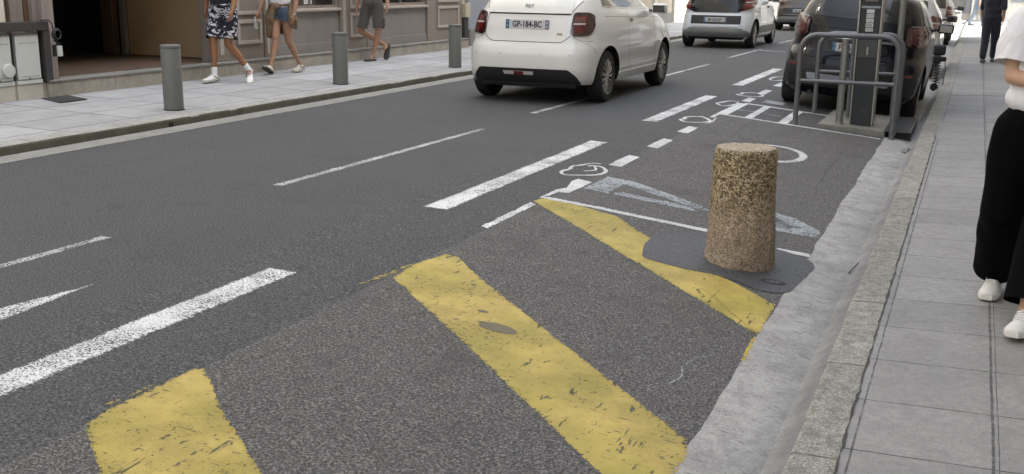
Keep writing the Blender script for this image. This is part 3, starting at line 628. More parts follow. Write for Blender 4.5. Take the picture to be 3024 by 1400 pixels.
def panel(y0, y1, z0, z1, m='taupe_l', face=-9.87, w=.055):
    f = fb('raised_panel', 'taupe', face - .01, face + .006, y0 + w, y1 - w, z0 + w, z1 - w, .003)
    for a in ((y0, y1, z0, z0 + w), (y0, y1, z1 - w, z1), (y0, y0 + w, z0 + w, z1 - w), (y1 - w, y1, z0 + w, z1 - w)):
        fb('moulding', m, face, face + .028, *a, .007)
    return f
panel(12.68, 13.26, .53, .885); panel(12.68, 13.26, .955, 1.75); panel(12.68, 13.26, 1.82, 2.7)
fb('pilaster', 'taupe', -10.1, -9.845, 13.32, 13.44, .312, 3.0, .01); fb('pilaster_moulding', 'taupe_l', -9.845, -9.83, 13.35, 13.41, .36, 2.9, .006)
fb('rosette', 'taupe_l', -9.845, -9.822, 13.335, 13.425, .90, .96, .02)
def window(y0, y1):
    fb('stall_riser', 'taupe_g', -10.1, -9.895, y0, y1, .312, .965); fb('riser_skirting', 'taupe_g', -9.895, -9.875, y0, y1, .312, .46, .006)
    fb('sill', 'taupe_l', -10.1, -9.83, y0 - .02, y1 + .02, .965, 1.015, .01)
    w = fb('window', 'taupe', -10.08, -9.90, y0, y1, 1.015, 1.06)
    fb('pane', 'shopglass', -9.99, -9.975, y0 + .05, y1 - .05, 1.06, 2.75); fb('window_head', 'taupe', -10.08, -9.90, y0, y1, 2.75, 3.0)
    for a in (y0, y1 - .05): fb('window_frame', 'taupe', -10.05, -9.91, a, a + .05, 1.06, 2.75, .004)
    m = (y0 + y1) / 2; fb('window_frame', 'steel', -10.0, -9.94, m + .22, m + .245, 1.06, 2.75)
    fb('display_board', 'brown', -10.5, -10.3, y0 + .5, y1 - .2, .8, 1.5)
window(13.46, 15.44)
fb('window_paper', 'plate', -9.972, -9.968, 14.55, 14.78, 1.08, 1.30)
fb('pilaster', 'taupe', -10.1, -9.86, 15.46, 15.66, .312, 3.0, .01); fb('pilaster_moulding', 'taupe_l', -9.86, -9.845, 15.52, 15.60, .36, 2.9, .006)
fb('shopfront_board', 'taupe', -10.2, -9.872, 15.66, 16.30, .312, 3.0); panel(15.76, 16.26, .50, .92); panel(15.76, 16.26, .99, 2.7)
window(16.34, 18.56)
fb('pilaster', 'taupe', -10.1, -9.86, 18.58, 18.86, .312, 3.0, .012)
fb('shopfront_board', 'taupe', -10.2, -9.872, 18.86, 20.12, .312, 3.0); panel(19.0, 19.95, .55, .98); panel(19.0, 19.95, 1.05, 2.7)
fb('cornice', 'taupe_l', -10.1, -9.70, 9.1, 20.15, 3.0, 3.18, .02)
fb('meter_box', 'cream', -9.95, -9.80, 20.16, 20.40, .73, 1.02, .01); fb('drain_pipe', 'darkwood', -9.95, -9.83, 20.17, 20.38, .12, .73, .03)
fb('wall_stub', 'wall', -10.6, -9.95, 20.12, 20.45, .12, 3.0)
# left end of the front: stone pier, niche
fb('stone_pier', 'pale', -10.4, -9.83, -4, 8.62, .285, 3.0, .01); fb('niche_board', 'brown', -10.3, -9.98, 8.62, 8.78, .285, 3.0); fb('niche_board', 'pinkgrey', -10.3, -9.94, 8.78, 8.97, .285, 3.0, .01); fb('niche_board', 'brown', -10.3, -9.93, 8.97, 9.03, .285, 3.0)
# upper storeys
for fl in range(4):
    for k in range(8):
        y = -2.6 + k * 2.9; z = 4.1 + fl * 3.3
        w = fb('upper_window', 'pale', -9.86, -9.80, y, y + 1.25, z, z + 2.1)
        fb('upper_pane', 'shopglass', -9.80, -9.797, y + .1, y + 1.15, z + .1, z + 2.0)
        for a in (y - .55, y + 1.28): fb('shutter', 'bluegrey', -9.86, -9.82, a, a + .52, z, z + 2.1)
# electrical cabinets
def cabinet(y0, y1, label, knob=False):
    t = empty('meter_cabinet', (-9.75, (y0 + y1) / 2, .12), 0, label, 'cabinet', 'pale utility cabinets on the far pavement'); h = (y1 - y0) / 2
    box('base_block', M['cab2'], t, -.10, .02, -h, h, 0, .17, .004); box('base_rail', M['cab'], t, -.10, .03, -h, h, .172, .215, .004)
    box('body', M['steel'], t, -.12, .012, -h, h, .217, .735, .004)
    d = box('door', M['cab'], t, .013, .032, -h + .015, h - .015, .225, .715, .008)
    for z in (.255, .625): box('door_groove', M['steel_dark'], d, .0315, .0335, -h + .05, h - .05, z, z + .005)
    box('lock', M['steel_dark'], d, .032, .038, -.015, .01, .222, .245, .002)
    if knob:
        bm = bmesh.new(); lathe(bm, [(0, 0), (.075, 0), (.08, .02), (.07, .035), (0, .04)], 24, (.035, .11, .34), 'x'); mobj('round_cover', bm, M['cab'], t, auto=40)
cabinet(8.60, 8.955, 'pale grey utility cabinet on a cream base beside the doorway')
cabinet(8.18, 8.565, 'pale utility cabinet with a round cover at the left frame edge', True)
t = empty('cable_rail', (-9.74, 9.0, .85), 0, 'dark timber rail and post with a coil of cable above the utility cabinet', 'rail')
box('rail', M['darkwood'], t, -.06, .06, -1.0, .07, .03, .13, .006); box('post', M['darkwood'], t, -.05, .05, -.01, .085, -.55, .03, .004)
bm = bmesh.new()
for q in range(4): tube(bm, [(.075 + .008 * q, .155 + (.062 - .006 * q) * math.cos(6.2832 * i / 24), -.02 + (.062 - .004 * q) * math.sin(6.2832 * i / 24)) for i in range(24)], .009, 8, closed=True)
tube(bm, [(.07, -.05, .14), (.08, .05, .145), (.08, .10, .10), (.08, .11, .04)], .007, 8); tube(bm, [(.07, .12, -.09), (.08, .2, -.12), (.07, .12, -.15), (.06, .18, -.13)], .012, 8); mobj('cable_coil', bm, M['black'], t, smooth=True)
box('plug_box', M['cab'], t, .06, .10, .14, .205, -.27, -.15, .006); box('plug_bracket', M['black'], t, .05, .075, .10, .14, -.27, -.14)
bm = bmesh.new(); bx(bm, -.245, .245, -.20, .20, 0, .008, .003)
for v in bm.verts: v.co.y -= v.co.x * .38
o = mobj('door_mat', bm, M['mat']); o.location = (-9.45, 8.98, .1165); tag(o, 'charcoal doormat on the far pavement below the dark doorway step', 'doormat')
# next buildings down the street on the left
def block(name, y0, y1, mat, label, h=16, x0=-9.9, bays=True):
    t = empty(name, (x0, (y0 + y1) / 2, .12), 0, label, 'building'); L = (y1 - y0) / 2
    box('wall', M[mat], t, -.8, 0, -L, L, -.1, h); box('plinth', M['slab'], t, 0, .05, -L + .01, L - .01, -.1, .35, .01)
    k = 0; yy = -L + .5
    while yy + 1.3 < L and bays:
        w = box('window', M['taupe_g'], t, .001, .04, yy, yy + 1.3, .9, 2.6, .005); box('pane', M['shopglass'], w, .041, .045, yy + .08, yy + 1.22, .98, 2.52)
        box('pilaster', M['pale'], t, .001, .08, yy - .35, yy - .12, -.1, 3.1, .01)
        for fl in range(4):
            w = box('window', M['pale'], t, .001, .05, yy, yy + 1.2, 4.2 + 3.2 * fl, 6.2 + 3.2 * fl); box('pane', M['shopglass'], w, .051, .054, yy + .1, yy + 1.1, 4.3 + 3.2 * fl, 6.1 + 3.2 * fl)
        yy += 2.5
    box('cornice', M['pale'], t, .001, .16, -L, L, 3.2, 3.42, .02)
block('building', 20.46, 24.3, 'bluegrey', 'blue grey painted wall beside the taupe shopfront', bays=False)
block('building', -30, -4.1, 'wall', 'unseen beige building front added behind the camera on the left to darken reflections')  # unseen front, added to dim the open brightness behind the camera
block('building', 24.35, 48, 'wall', 'beige building front between the two white cars')
# unseen end building, added to cut bright sky and reflections from behind the camera
t = empty('building', (-4, -31, -.1), 0, 'unseen building added across the street behind the camera to block bright sky', 'building')
box('wall', M['wall'], t, -14, 14, -1, 0, 0, 14)
for k in range(9):
    x = -12 + k * 2.7
    for fl in range(4): w = box('window', M['taupe'], t, x, x + 1.3, .001, .05, .9 + 3.3 * fl, 2.9 + 3.3 * fl); box('pane', M['shopglass'], w, x + .1, x + 1.2, .051, .055, 1.0 + 3.3 * fl, 2.8 + 3.3 * fl)
# across the far cross street
t = empty('building', (0, 56, -.1), 0, 'pale sunlit building front at the far end of the pavement', 'building')
box('wall', M['pale'], t, -16, 18, 0, 1, 0, 16)
for k in range(12):
    x = -14.2 + k * 2.6; w = box('window', M['bluegrey'], t, x, x + 1.5, -.06, -.001, .35 if k % 2 else .9, 2.7, .01); box('pane', M['shopglass'], w, x + .1, x + 1.4, -.07, -.061, 1.0, 2.6)
    for fl in range(3): w = box('window', M['bluegrey'], t, x, x + 1.3, -.05, -.001, 4.2 + 3.3 * fl, 6.2 + 3.3 * fl)
for x in (-1.55, -.30): box('pillar', M['pale'], t, x, x + .24, -.5, -.1, 0, 3.0, .02)
box('shutter_slats', M['slab'], t, -1.3, -.55, -.075, -.062, .4, 2.0); box('poster', M['tan'], t, -.02, .22, -.13, -.11, .35, .75)
t = empty('low_wall', (-2.0, 50.5, -.12), 0, 'low pale wall with a white rail at the far end of the pavement', 'wall')
box('wall', M['pale'], t, -1.6, 1.35, 0, .25, 0, .42, .01); box('rail', M['plate'], t, -1.6, 1.35, .02, .22, .52, .60, .01)
for x in (-1.5, -.5, .5, 1.3): box('baluster', M['plate'], t, x, x + .06, .08, .16, .42, .52)
# right-hand building: out of frame, it casts the shade the street lies in
block_t = empty('building', (1.95, 13, -.05), 0, 'tall rendered building on the right side of the pavement', 'building')
box('wall', M['wall'], block_t, 0, 1, -25, 25.5, 0, 19)
box('plinth', M['slab'], block_t, -.05, 0, -25, 25.4, 0, .5, .01)
for k in range(16):
    y = -22.5 + k * 3.0
    w = box('window', M['taupe'], block_t, -.04, -.001, y, y + 1.7, .7, 2.7, .01); box('pane', M['shopglass'], w, -.045, -.041, y + .1, y + 1.6, .8, 2.6)
    for fl in range(4): w = box('window', M['pale'], block_t, -.04, -.001, y, y + 1.2, 4.2 + 3.4 * fl, 6.3 + 3.4 * fl, .01); box('pane', M['shopglass'], w, -.045, -.041, y + .1, y + 1.1, 4.3 + 3.4 * fl, 6.2 + 3.4 * fl)

# ------------------------------------------------------------------ cars
class Shell:
    """car body as stacked plan outlines: table of (z, half width, rear y, front y, roundness)"""
    def __init__(s, tab):
        s.t = np.array(tab, float); s.z0, s.z1 = s.t[0, 0], s.t[-1, 0]
    def at(s, z):
        T = s.t; z = min(max(z, s.z0), s.z1); i = int(np.searchsorted(T[:, 0], z, 'right')) - 1; i = min(max(i, 0), len(T) - 2)
        h = T[i + 1, 0] - T[i, 0]; u = (z - T[i, 0]) / h; out = []
        for c in range(1, 5):
            def sl(k):
                if k <= 0 or k >= len(T) - 1: k2 = min(max(k, 0), len(T) - 2); return (T[k2 + 1, c] - T[k2, c]) / (T[k2 + 1, 0] - T[k2, 0])
                a = (T[k, c] - T[k - 1, c]) / (T[k, 0] - T[k - 1, 0]); b = (T[k + 1, c] - T[k, c]) / (T[k + 1, 0] - T[k, 0])
                return 0 if a * b <= 0 else 2 * a * b / (a + b)
            m0, m1 = sl(i), sl(i + 1); u2, u3 = u * u, u ** 3
            out.append((2 * u3 - 3 * u2 + 1) * T[i, c] + (u3 - 2 * u2 + u) * h * m0 + (-2 * u3 + 3 * u2) * T[i + 1, c] + (u3 - u2) * h * m1)
        return out
    def rear(s, x, z, off=0, side=-1):
        def f(x, z):
            hw, yr, yf, n = s.at(z); q = min(abs(x) / hw, .9995); hl = (yf - yr) / 2
            return Vector((x, (yr + yf) / 2 + side * hl * (1 - q ** n) ** (1 / n), z))
        p = f(x, z)
        if off:
            e = .004; nr = (f(x + e, z) - f(x - e, z)).cross(f(x, z + e) - f(x, z - e)).normalized()
            if nr.y * side < 0: nr = -nr
            p = p + nr * off
        return p
    def side(s, y, z, off=0, sg=1):
        def f(y, z):
            hw, yr, yf, n = s.at(z); hl = (yf - yr) / 2; q = min(abs(y - (yr + yf) / 2) / hl, .9995)
            return Vector((sg * hw * (1 - q ** n) ** (1 / n), y, z))
        p = f(y, z)
        if off:
            e = .004; nr = (f(y + e, z) - f(y - e, z)).cross(f(y, z + e) - f(y, z - e)).normalized()
            if nr.x * sg < 0: nr = -nr
            p = p + nr * off
        return p
def rounded(pts, r=.03, k=4):
    out = []; n = len(pts)
    for i in range(n):
        p, a, b = Vector(pts[i]), Vector(pts[i - 1]), Vector(pts[(i + 1) % n]); rr = r[i] if isinstance(r, (list, tuple)) else r
        da, db = (a - p), (b - p); ra = min(rr, da.length * .45, db.length * .45)
        if ra < 1e-4: out.append(tuple(p)); continue
        A, Bq = p + da.normalized() * ra, p + db.normalized() * ra
        for j in range(k + 1):
            t = j / k; out.append(tuple(A * (1 - t) ** 2 + p * 2 * t * (1 - t) + Bq * t * t))
    return out
def patchm(fn, poly, off, thick, step=.05):
    bm = bmesh.new(); P = []
    for i in range(len(poly)):
        a, b = Vector(poly[i]), Vector(poly[(i + 1) % len(poly)]); k = max(1, int((b - a).length / step))
        for j in range(k): P.append(a.lerp(b, j / k))
    vs = [bm.verts.new((p.x, p.y, 0)) for p in P]; es = [bm.edges.new((vs[i], vs[(i + 1) % len(vs)])) for i in range(len(vs))]
    bmesh.ops.triangle_fill(bm, edges=es, use_beauty=True)
    xs = [p.x for p in P]; ys = [p.y for p in P]
    for ax, lo, hi in ((0, min(xs), max(xs)), (1, min(ys), max(ys))):
        n = int((hi - lo) / step)
        for k in range(1, n + 1):
            c = [0, 0, 0]; c[ax] = lo + (hi - lo) * k / (n + 1); no = [0, 0, 0]; no[ax] = 1
            bmesh.ops.bisect_plane(bm, geom=bm.verts[:] + bm.edges[:] + bm.faces[:], plane_co=c, plane_no=no)
    top = bm.faces[:]; uv = {v: (v.co.x, v.co.y) for v in bm.verts}
    if thick:
        r = bmesh.ops.extrude_face_region(bm, geom=top); new = [g for g in r['geom'] if isinstance(g, bmesh.types.BMVert)]
        newset = set(new)
        # old ones become the inner side
        for v in list(bm.verts):
            u, w = (v.co.x, v.co.y); v.co = fn(u, w, off + thick if v in newset else off - .004)
    else:
        for v in bm.verts: v.co = fn(v.co.x, v.co.y, off)
    bmesh.ops.recalc_face_normals(bm, faces=bm.faces)
    return bm
def seamline(bm, fn, pts, w, off):
    P = [Vector(p) for p in pts]; Q = []
    for i in range(len(P) - 1):
        k = max(1, int((P[i + 1] - P[i]).length / .03))
        for j in range(k): Q.append(P[i].lerp(P[i + 1], j / k))
    Q.append(P[-1]); A = []
    for i, p in enumerate(Q):
        t = (Q[min(i + 1, len(Q) - 1)] - Q[max(i - 1, 0)]).normalized(); n = Vector((-t.y, t.x)) * w / 2
        A.append((bm.verts.new(fn(p.x + n.x, p.y + n.y, off)), bm.verts.new(fn(p.x - n.x, p.y - n.y, off))))
    for a, b in zip(A, A[1:]): bm.faces.new((a[0], a[1], b[1], b[0]))
def textm(txt, size, mat, parent, name, loc, rot, ext=.001, shear=0, sx=1):
    cu = bpy.data.curves.new('t', 'FONT'); cu.body = txt; cu.size = size; cu.extrude = ext; cu.align_x = 'CENTER'; cu.align_y = 'CENTER'; cu.shear = shear; cu.resolution_u = 3; cu.offset = size * .02
    o = bpy.data.objects.new('t', cu); SC.collection.objects.link(o); bpy.context.view_layer.update()
    me = bpy.data.meshes.new_from_object(o.evaluated_get(bpy.context.evaluated_depsgraph_get())); bpy.data.objects.remove(o)
    me.name = name; me.materials.clear(); me.materials.append(mat)
    ob = link(bpy.data.objects.new(name, me), parent); ob.location = loc; ob.rotation_euler = rot; ob.scale = (sx, 1, 1); return ob
def plate(parent, loc, txt, tilt=0, w=.52, h=.11, bw=.044):
    pl = box('number_plate', M['plate'], parent, -w / 2, w / 2, -.006, .002, -h / 2, h / 2, .003); pl.location = loc; pl.rotation_euler = (tilt, 0, 0)
    for s, m, tx in ((-1, 'plate_blue', 'F'), (1, 'plate_blue2', '06')):
        b = box('blue_band', M[m], pl, min(s * w / 2, s * (w / 2 - bw)), max(s * w / 2, s * (w / 2 - bw)), -.0075, -.005, -h / 2 + .002, h / 2 - .002)
        textm(tx, .032, M['plate'], b, 'band_letter', (s * (w / 2 - bw / 2), -.009, -.025), (R(90), 0, 0))
        textm('*' if s < 0 else '#', .035, M['plate'], b, 'band_mark', (s * (w / 2 - bw / 2), -.009, .022), (R(90), 0, 0))
    textm(txt, .098, M['ink'], pl, 'lettering', (0, -.008, -.002), (R(90), 0, 0), sx=.80)
    return pl
def wheel(parent, x, y, r, w, sg, spokes=12, rimr=.215, rimmat='alloy', name='wheel'):
    e = bpy.data.objects.new(name, None); link(e, parent); e.location = (x, y, r); e.empty_display_size = .1
    bm = bmesh.new(); h = w / 2; lathe(bm, [(rimr - .01, -h), (rimr + .02, -h - .004), (r - .03, -h), (r - .008, -h + .02), (r, -h + .045), (r, h - .045), (r - .008, h - .02), (r - .03, h), (rimr + .02, h + .004), (rimr - .01, h), (rimr - .02, h - .03), (rimr - .02, -h + .03), (rimr - .01, -h)], 48, axis='x')
    mobj('tyre', bm, M['rubber'], e, auto=35)
    bm = bmesh.new(); xo = sg * (h - .02)
    lathe(bm, [(rimr + .006, xo + sg * .018), (rimr - .004, xo + sg * .022), (rimr - .014, xo + sg * .010), (rimr - .012, xo - sg * .0), (rimr + .002, xo - sg * .01), (rimr + .006, xo + sg * .018)], 48, axis='x')
    for k in range(spokes):
        a0 = 6.2832 * k / spokes; dr = 1 if k % 2 else -1
        for da in (-.055, .055):
            a1 = a0 + da * 1.6
            tube(bm, [(xo + sg * .012, .045 * math.cos(a0), .045 * math.sin(a0)), (xo + sg * .018, .12 * math.cos(a0 + da), .12 * math.sin(a0 + da)), (xo + sg * .004, (rimr - .012) * math.cos(a1), (rimr - .012) * math.sin(a1))], [.0065, .006, .0075], 6)
    mobj('rim', bm, M[rimmat], e, auto=40)
    bm = bmesh.new(); lathe(bm, [(0, xo + sg * .02), (.04, xo + sg * .02), (.052, xo + sg * .01), (.052, xo - sg * .02)], 24, axis='x'); mobj('hub_cap', bm, M['alloy'], e, auto=40)
    bm = bmesh.new(); lathe(bm, [(0, xo - sg * .035), (rimr - .0, xo - sg * .035)], 32, axis='x'); lathe(bm, [(.11, xo - sg * .03), (.11, xo - sg * .04)], 32, axis='x'); mobj('brake_disc', bm, M['alloy_dark'], e)
    return e
def bool_cut(ob, cutters):
    for c in cutters:
        m = ob.modifiers.new('c', 'BOOLEAN'); m.operation = 'DIFFERENCE'; m.object = c; m.solver = 'EXACT'
    bpy.context.view_layer.update(); dg = bpy.context.evaluated_depsgraph_get()
    me = bpy.data.meshes.new_from_object(ob.evaluated_get(dg)); ob.modifiers.clear(); old = ob.data; ob.data = me; me.name = 'body'
    for c in cutters: bpy.data.objects.remove(c)
    return ob
def car(S, loc, paint, wheels, track, wr, ww, label, group=None, rz=0, roll=0, scale=1, lower=.0, rot_spokes=12, rimr=.215, name='parked_car'):
    t = empty(name, loc, rz, label, 'car', group); t.rotation_euler = (0, roll, rz); t.scale = scale if isinstance(scale, (tuple, list)) else (scale,) * 3
    bm = bmesh.new(); NS = 128; zs = []; T = S.t
    for i in range(len(T) - 1):
        k = max(1, int(round((T[i + 1, 0] - T[i, 0]) / .022)))
        zs += [T[i, 0] + (T[i + 1, 0] - T[i, 0]) * j / k for j in range(k)]
    zs.append(T[-1, 0]); rows = []
    for z in zs:
        hw, yr, yf, n = S.at(z); hl = (yf - yr) / 2; yc = (yf + yr) / 2; row = []
        for k in range(NS):
            a = 6.2832 * (k + .5) / NS; c, s_ = math.cos(a), math.sin(a)
            # even spacing along the outline of the superellipse
            x = math.copysign(abs(c) ** (2 / n), c) * hw; y = math.copysign(abs(s_) ** (2 / n), s_) * hl + yc
            row.append(bm.verts.new((x, y, z)))
        rows.append(row)
    for A, Bq in zip(rows, rows[1:]):
        for k in range(NS): bm.faces.new((A[k], A[(k + 1) % NS], Bq[(k + 1) % NS], Bq[k]))
    bm.faces.new(rows[0][::-1]); bm.faces.new(rows[-1])
    body = mobj('body', bm, [paint, M['black']], None)
    cut = []
    for y in wheels:
        for sg in (-1, 1):
            cb = bmesh.new(); bmesh.ops.create_cone(cb, cap_ends=True, segments=56, radius1=wr + .045, radius2=wr + .045, depth=.5)
            bmesh.ops.rotate(cb, verts=cb.verts, matrix=Matrix.Rotation(R(90), 3, 'Y'), cent=(0, 0, 0))
            for v in cb.verts: v.co += Vector((sg * (track / 2 + ww / 2 + .25 - .24), y, wr + .01))
            cut.append(mobj('cut', cb, M['black']))
    cb = bmesh.new()
    if lower: bx(cb, -1.2, 1.2, -.5, .5, -.5, lower)
    bool_cut(body, cut); body.parent = t
    body.data.shade_smooth(); body.data.set_sharp_from_angle(angle=R(40)); cb.free()
    # wheel-arch linings: assign black to inward faces
    for p in body.data.polygons:
        c = p.center
        for y in wheels:
            d = math.hypot(c.y - y, c.z - (wr + .01))
            if d < wr + .043 + .004 and abs(p.normal.x) < .5 and abs(d - (wr + .045)) < .012 and (Vector((0, y - c.y, wr + .01 - c.z)).dot(p.normal) > 0): p.material_index = 1
            if d < wr + .04 and abs(c.x) < track / 2 - ww / 2 + .06: p.material_index = 1
        if c.z < S.z0 + .01: p.material_index = 1
    for i, y in enumerate(wheels):
        for sg in (-1, 1): wheel(t, sg * track / 2, y, wr, ww, sg, rot_spokes, rimr).scale = (1, t.scale[2] / t.scale[1], 1)
    return t, body
RF = lambda S: (lambda x, z, o: S.rear(x, z, o))
SF = lambda S, sg: (lambda y, z, o: S.side(y, z, o, sg))
FF = lambda S: (lambda x, z, o: S.rear(x, z, o, 1))
def part(name, mat, t, fn, poly, off=.001, thick=.003, r=0, step=.05, sm=True):
    bm = patchm(fn, rounded(poly, r) if r else poly, off, thick, step); o = mobj(name, bm, M[mat] if isinstance(mat, str) else mat, t, smooth=sm, auto=40); return o
def seams(name, t, items, mat='gap_dark', w=.006, off=.0015):
    bm = bmesh.new()
    for fn, pts in items: seamline(bm, fn, pts, w, off)
    return mobj(name, bm, M[mat], t)
def mirror(t, paint, x, y, z, sg, s=1):
    bm = bmesh.new(); bx(bm, -.10 * s, .10 * s, -.05 * s, .05 * s, -.065 * s, .065 * s, .035 * s, 4); o = mobj('wing_mirror', bm, paint, t, smooth=True); o.location = (x, y, z)
    bm = bmesh.new(); bx(bm, -.08 * s, .08 * s, -.054 * s, -.048 * s, -.045 * s, .045 * s, .002); mobj('mirror_glass', bm, M['chrome'] if False else M['glass'], o)
    bm = bmesh.new(); tube(bm, [(-sg * .19 * s, .02, -.03), (-sg * .07 * s, .0, -.03)], .02, 8); mobj('mirror_arm', bm, M['black'], o)
# ---- white hatchback in the lane
S1 = Shell([(.24, .80, .07, 3.52, 7), (.28, .815, .04, 3.56, 7), (.34, .828, .015, 3.59, 6.8), (.42, .838, .0, 3.61, 6.6), (.55, .842, .005, 3.61, 6.5), (.66, .838, .03, 3.57, 6.5), (.72, .830, .055, 3.53, 6.4), (.80, .822, .075, 3.47, 6.2), (.90, .808, .095, 3.33, 6.0), (.98, .792, .115, 3.12, 5.6),
    (1.03, .775, .13, 2.95, 5.4), (1.08, .755, .15, 2.72, 5.2), (1.14, .728, .18, 2.56, 5), (1.20, .700, .23, 2.44, 4.9), (1.30, .645, .36, 2.22, 4.7), (1.38, .585, .49, 2.0, 4.4), (1.45, .50, .66, 1.8, 4), (1.49, .40, .86, 1.6, 3.5), (1.515, .22, 1.1, 1.4, 3)])
def white_hatchback():
    t, body = car(S1, (-5.105, 12.14, 0), M['car_white'], (.62, 2.92), 1.43, .312, .19, 'white rounded hatchback driving in the left lane, seen from behind', rot_spokes=13, scale=(1.08, 1.12, 1.05), name='hatchback_car')
    f, rs, ls, fr = RF(S1), SF(S1, 1), SF(S1, -1), FF(S1)
    # tail lamps wrap the corners
    for sg in (-1, 1):
        L = [(sg * .535, 1.065), (sg * .67, 1.065), (sg * .712, 1.03), (sg * .738, .90), (sg * .715, .81), (sg * .56, .795), (sg * .525, .83)]
        if sg < 0: L = L[::-1]
        o = part('tail_lamp', 'lens_dark', t, f, L, .001, .018, .035, .03)
        I = [(sg * .565, 1.02), (sg * .665, 1.02), (sg * .655, .835), (sg * .565, .83)]
        part('lamp_lens', 'lens', o, f, I, .0195, .004, .02, .03)
        part('lamp_strip', 'lens_clear', o, f, [(sg * .55, .945), (sg * .66, .945), (sg * .66, .925), (sg * .55, .925)], .024, .002, 0, .03)
        part('lamp_lens', 'lens_smoke', o, f, [(sg * .555, 1.01), (sg * .65, 1.01), (sg * .65, .955), (sg * .555, .955)], .024, .002, .008, .03)
    # diffuser and lamp strip
    part('rear_diffuser', 'black', t, f, [(-.56, .418), (.54, .418), (.63, .34), (.665, .262), (.65, .245), (-.645, .245), (-.66, .262), (-.635, .335)], .0, .005, .03, .05)
    s = part('reflector_strip', 'lens_clear', t, f, [(-.26, .385), (.12, .385), (.12, .345), (-.24, .345)], .006, .004, .01); part('fog_lamp', 'lens', s, f, [(-.12, .383), (.0, .383), (.0, .347), (-.12, .347)], .011, .003, .005)
    # tailgate: lip, seams
    seams('tailgate_seam', t, [(f, rounded([(-.50, 1.06), (-.535, .80), (-.44, .725), (.44, .725), (.52, .795), (.53, .81)], .05)[2:-2]), (f, [(.515, 1.065), (.585, 1.20)]), (f, [(-.515, 1.065), (-.585, 1.20)])], w=.007)
    lip = part('tailgate_lip', M['car_white'], t, f, [(-.505, 1.20), (.505, 1.20), (.515, 1.05), (-.515, 1.05)], .0, .020, .012, .03)
    seams('lip_seam', t, [(f, [(-.50, 1.045), (.50, 1.045)])], w=.010)  # dark seam line under the tailgate lip
    part('rear_window', 'glass', t, f, [(-.56, 1.215), (.56, 1.215), (.45, 1.40), (-.45, 1.40)], .001, .004, .04)
    p = plate(t, (0, S1.rear(0, .94).y - .010, .925), 'GP-184-BC', R(-4), w=.535)
    textm('FIAT', .062, M['steel'], t, 'badge_lettering', (.0, S1.rear(0, 1.13).y - .026, 1.135), (R(78), 0, 0), .002, .15, .85)
    q = S1.rear(.40, .82, .004); textm('500', .036, M['steel'], t, 'badge_lettering', q, (R(84), 0, R(4)), .002, .2, 1.25)
    for x in (-.62, -.30, .20, .55): part('parking_sensor', 'cab', t, f, [(x + .013 * math.cos(a), .585 + .013 * math.sin(a)) for a in [6.2832 * i / 10 for i in range(10)]], .0, .002, 0)
    for fn_, q_ in ((f, [(.56, .785), (.66, .745), (.75, .74)]), (f, [(-.56, .785), (-.66, .745), (-.75, .74)]), (rs, [(.15, .72), (.24, .66), (.27, .60)]), (ls, [(.15, .72), (.24, .66), (.27, .60)])): seams('bumper_seam', t, [(fn_, q_)], w=.004, mat='steel_dark')
    for sg, sf in ((1, rs), (-1, ls)):
        part('side_window', 'glass', t, sf, [(.62, 1.15), (1.35, 1.115), (2.45, 1.10), (2.06, 1.30), (1.80, 1.385), (1.1, 1.40), (.72, 1.33)], .001, .004, .05)
        seams('window_trim', t, [(sf, [(.60, 1.14), (1.35, 1.103), (2.45, 1.088)])], 'chrome', .014, .004)
        seams('door_seam', t, [(sf, rounded([(1.38, 1.09), (1.33, .80), (1.32, .45), (1.42, .33), (2.35, .33), (2.42, .50), (2.45, 1.08)], .05)[3:-3])], w=.006)
        seams('shoulder_crease', t, [(sf, [(.60, 1.02), (1.4, 1.0), (2.5, .97), (2.95, .95)])], 'steel_dark', .004, .001)
        part('door_handle', 'steel', t, sf, [(1.42, .985), (1.54, .98), (1.53, .94), (1.44, .94)], .001, .008, .015)
        part('sill', 'car_white', t, sf, [(.98, .34), (2.52, .34), (2.52, .25), (.98, .25)], .0, .012, .02)
        mirror(t, M['car_white'], sg * .88, 2.42, 1.08, sg)
    part('windscreen', 'glass', t, fr, [(-.64, 1.10), (.64, 1.10), (.46, 1.40), (-.46, 1.40)], .001, .004, .04)
    for sg in (-1, 1): part('headlight', 'lens_clear', t, fr, [(sg * .48 + .11 * math.cos(a), .86 + .10 * math.sin(a)) for a in [6.2832 * i / 16 for i in range(16)]], .001, .01)
    part('front_grille', 'black', t, fr, [(-.45, .42), (.45, .42), (.40, .30), (-.40, .30)], .001, .004, .03)
    bm = bmesh.new(); bx(bm, -.60, .60, .12, 3.3, .19, .30, .02); mobj('underbody', bm, M['black'], t)
white_hatchback()
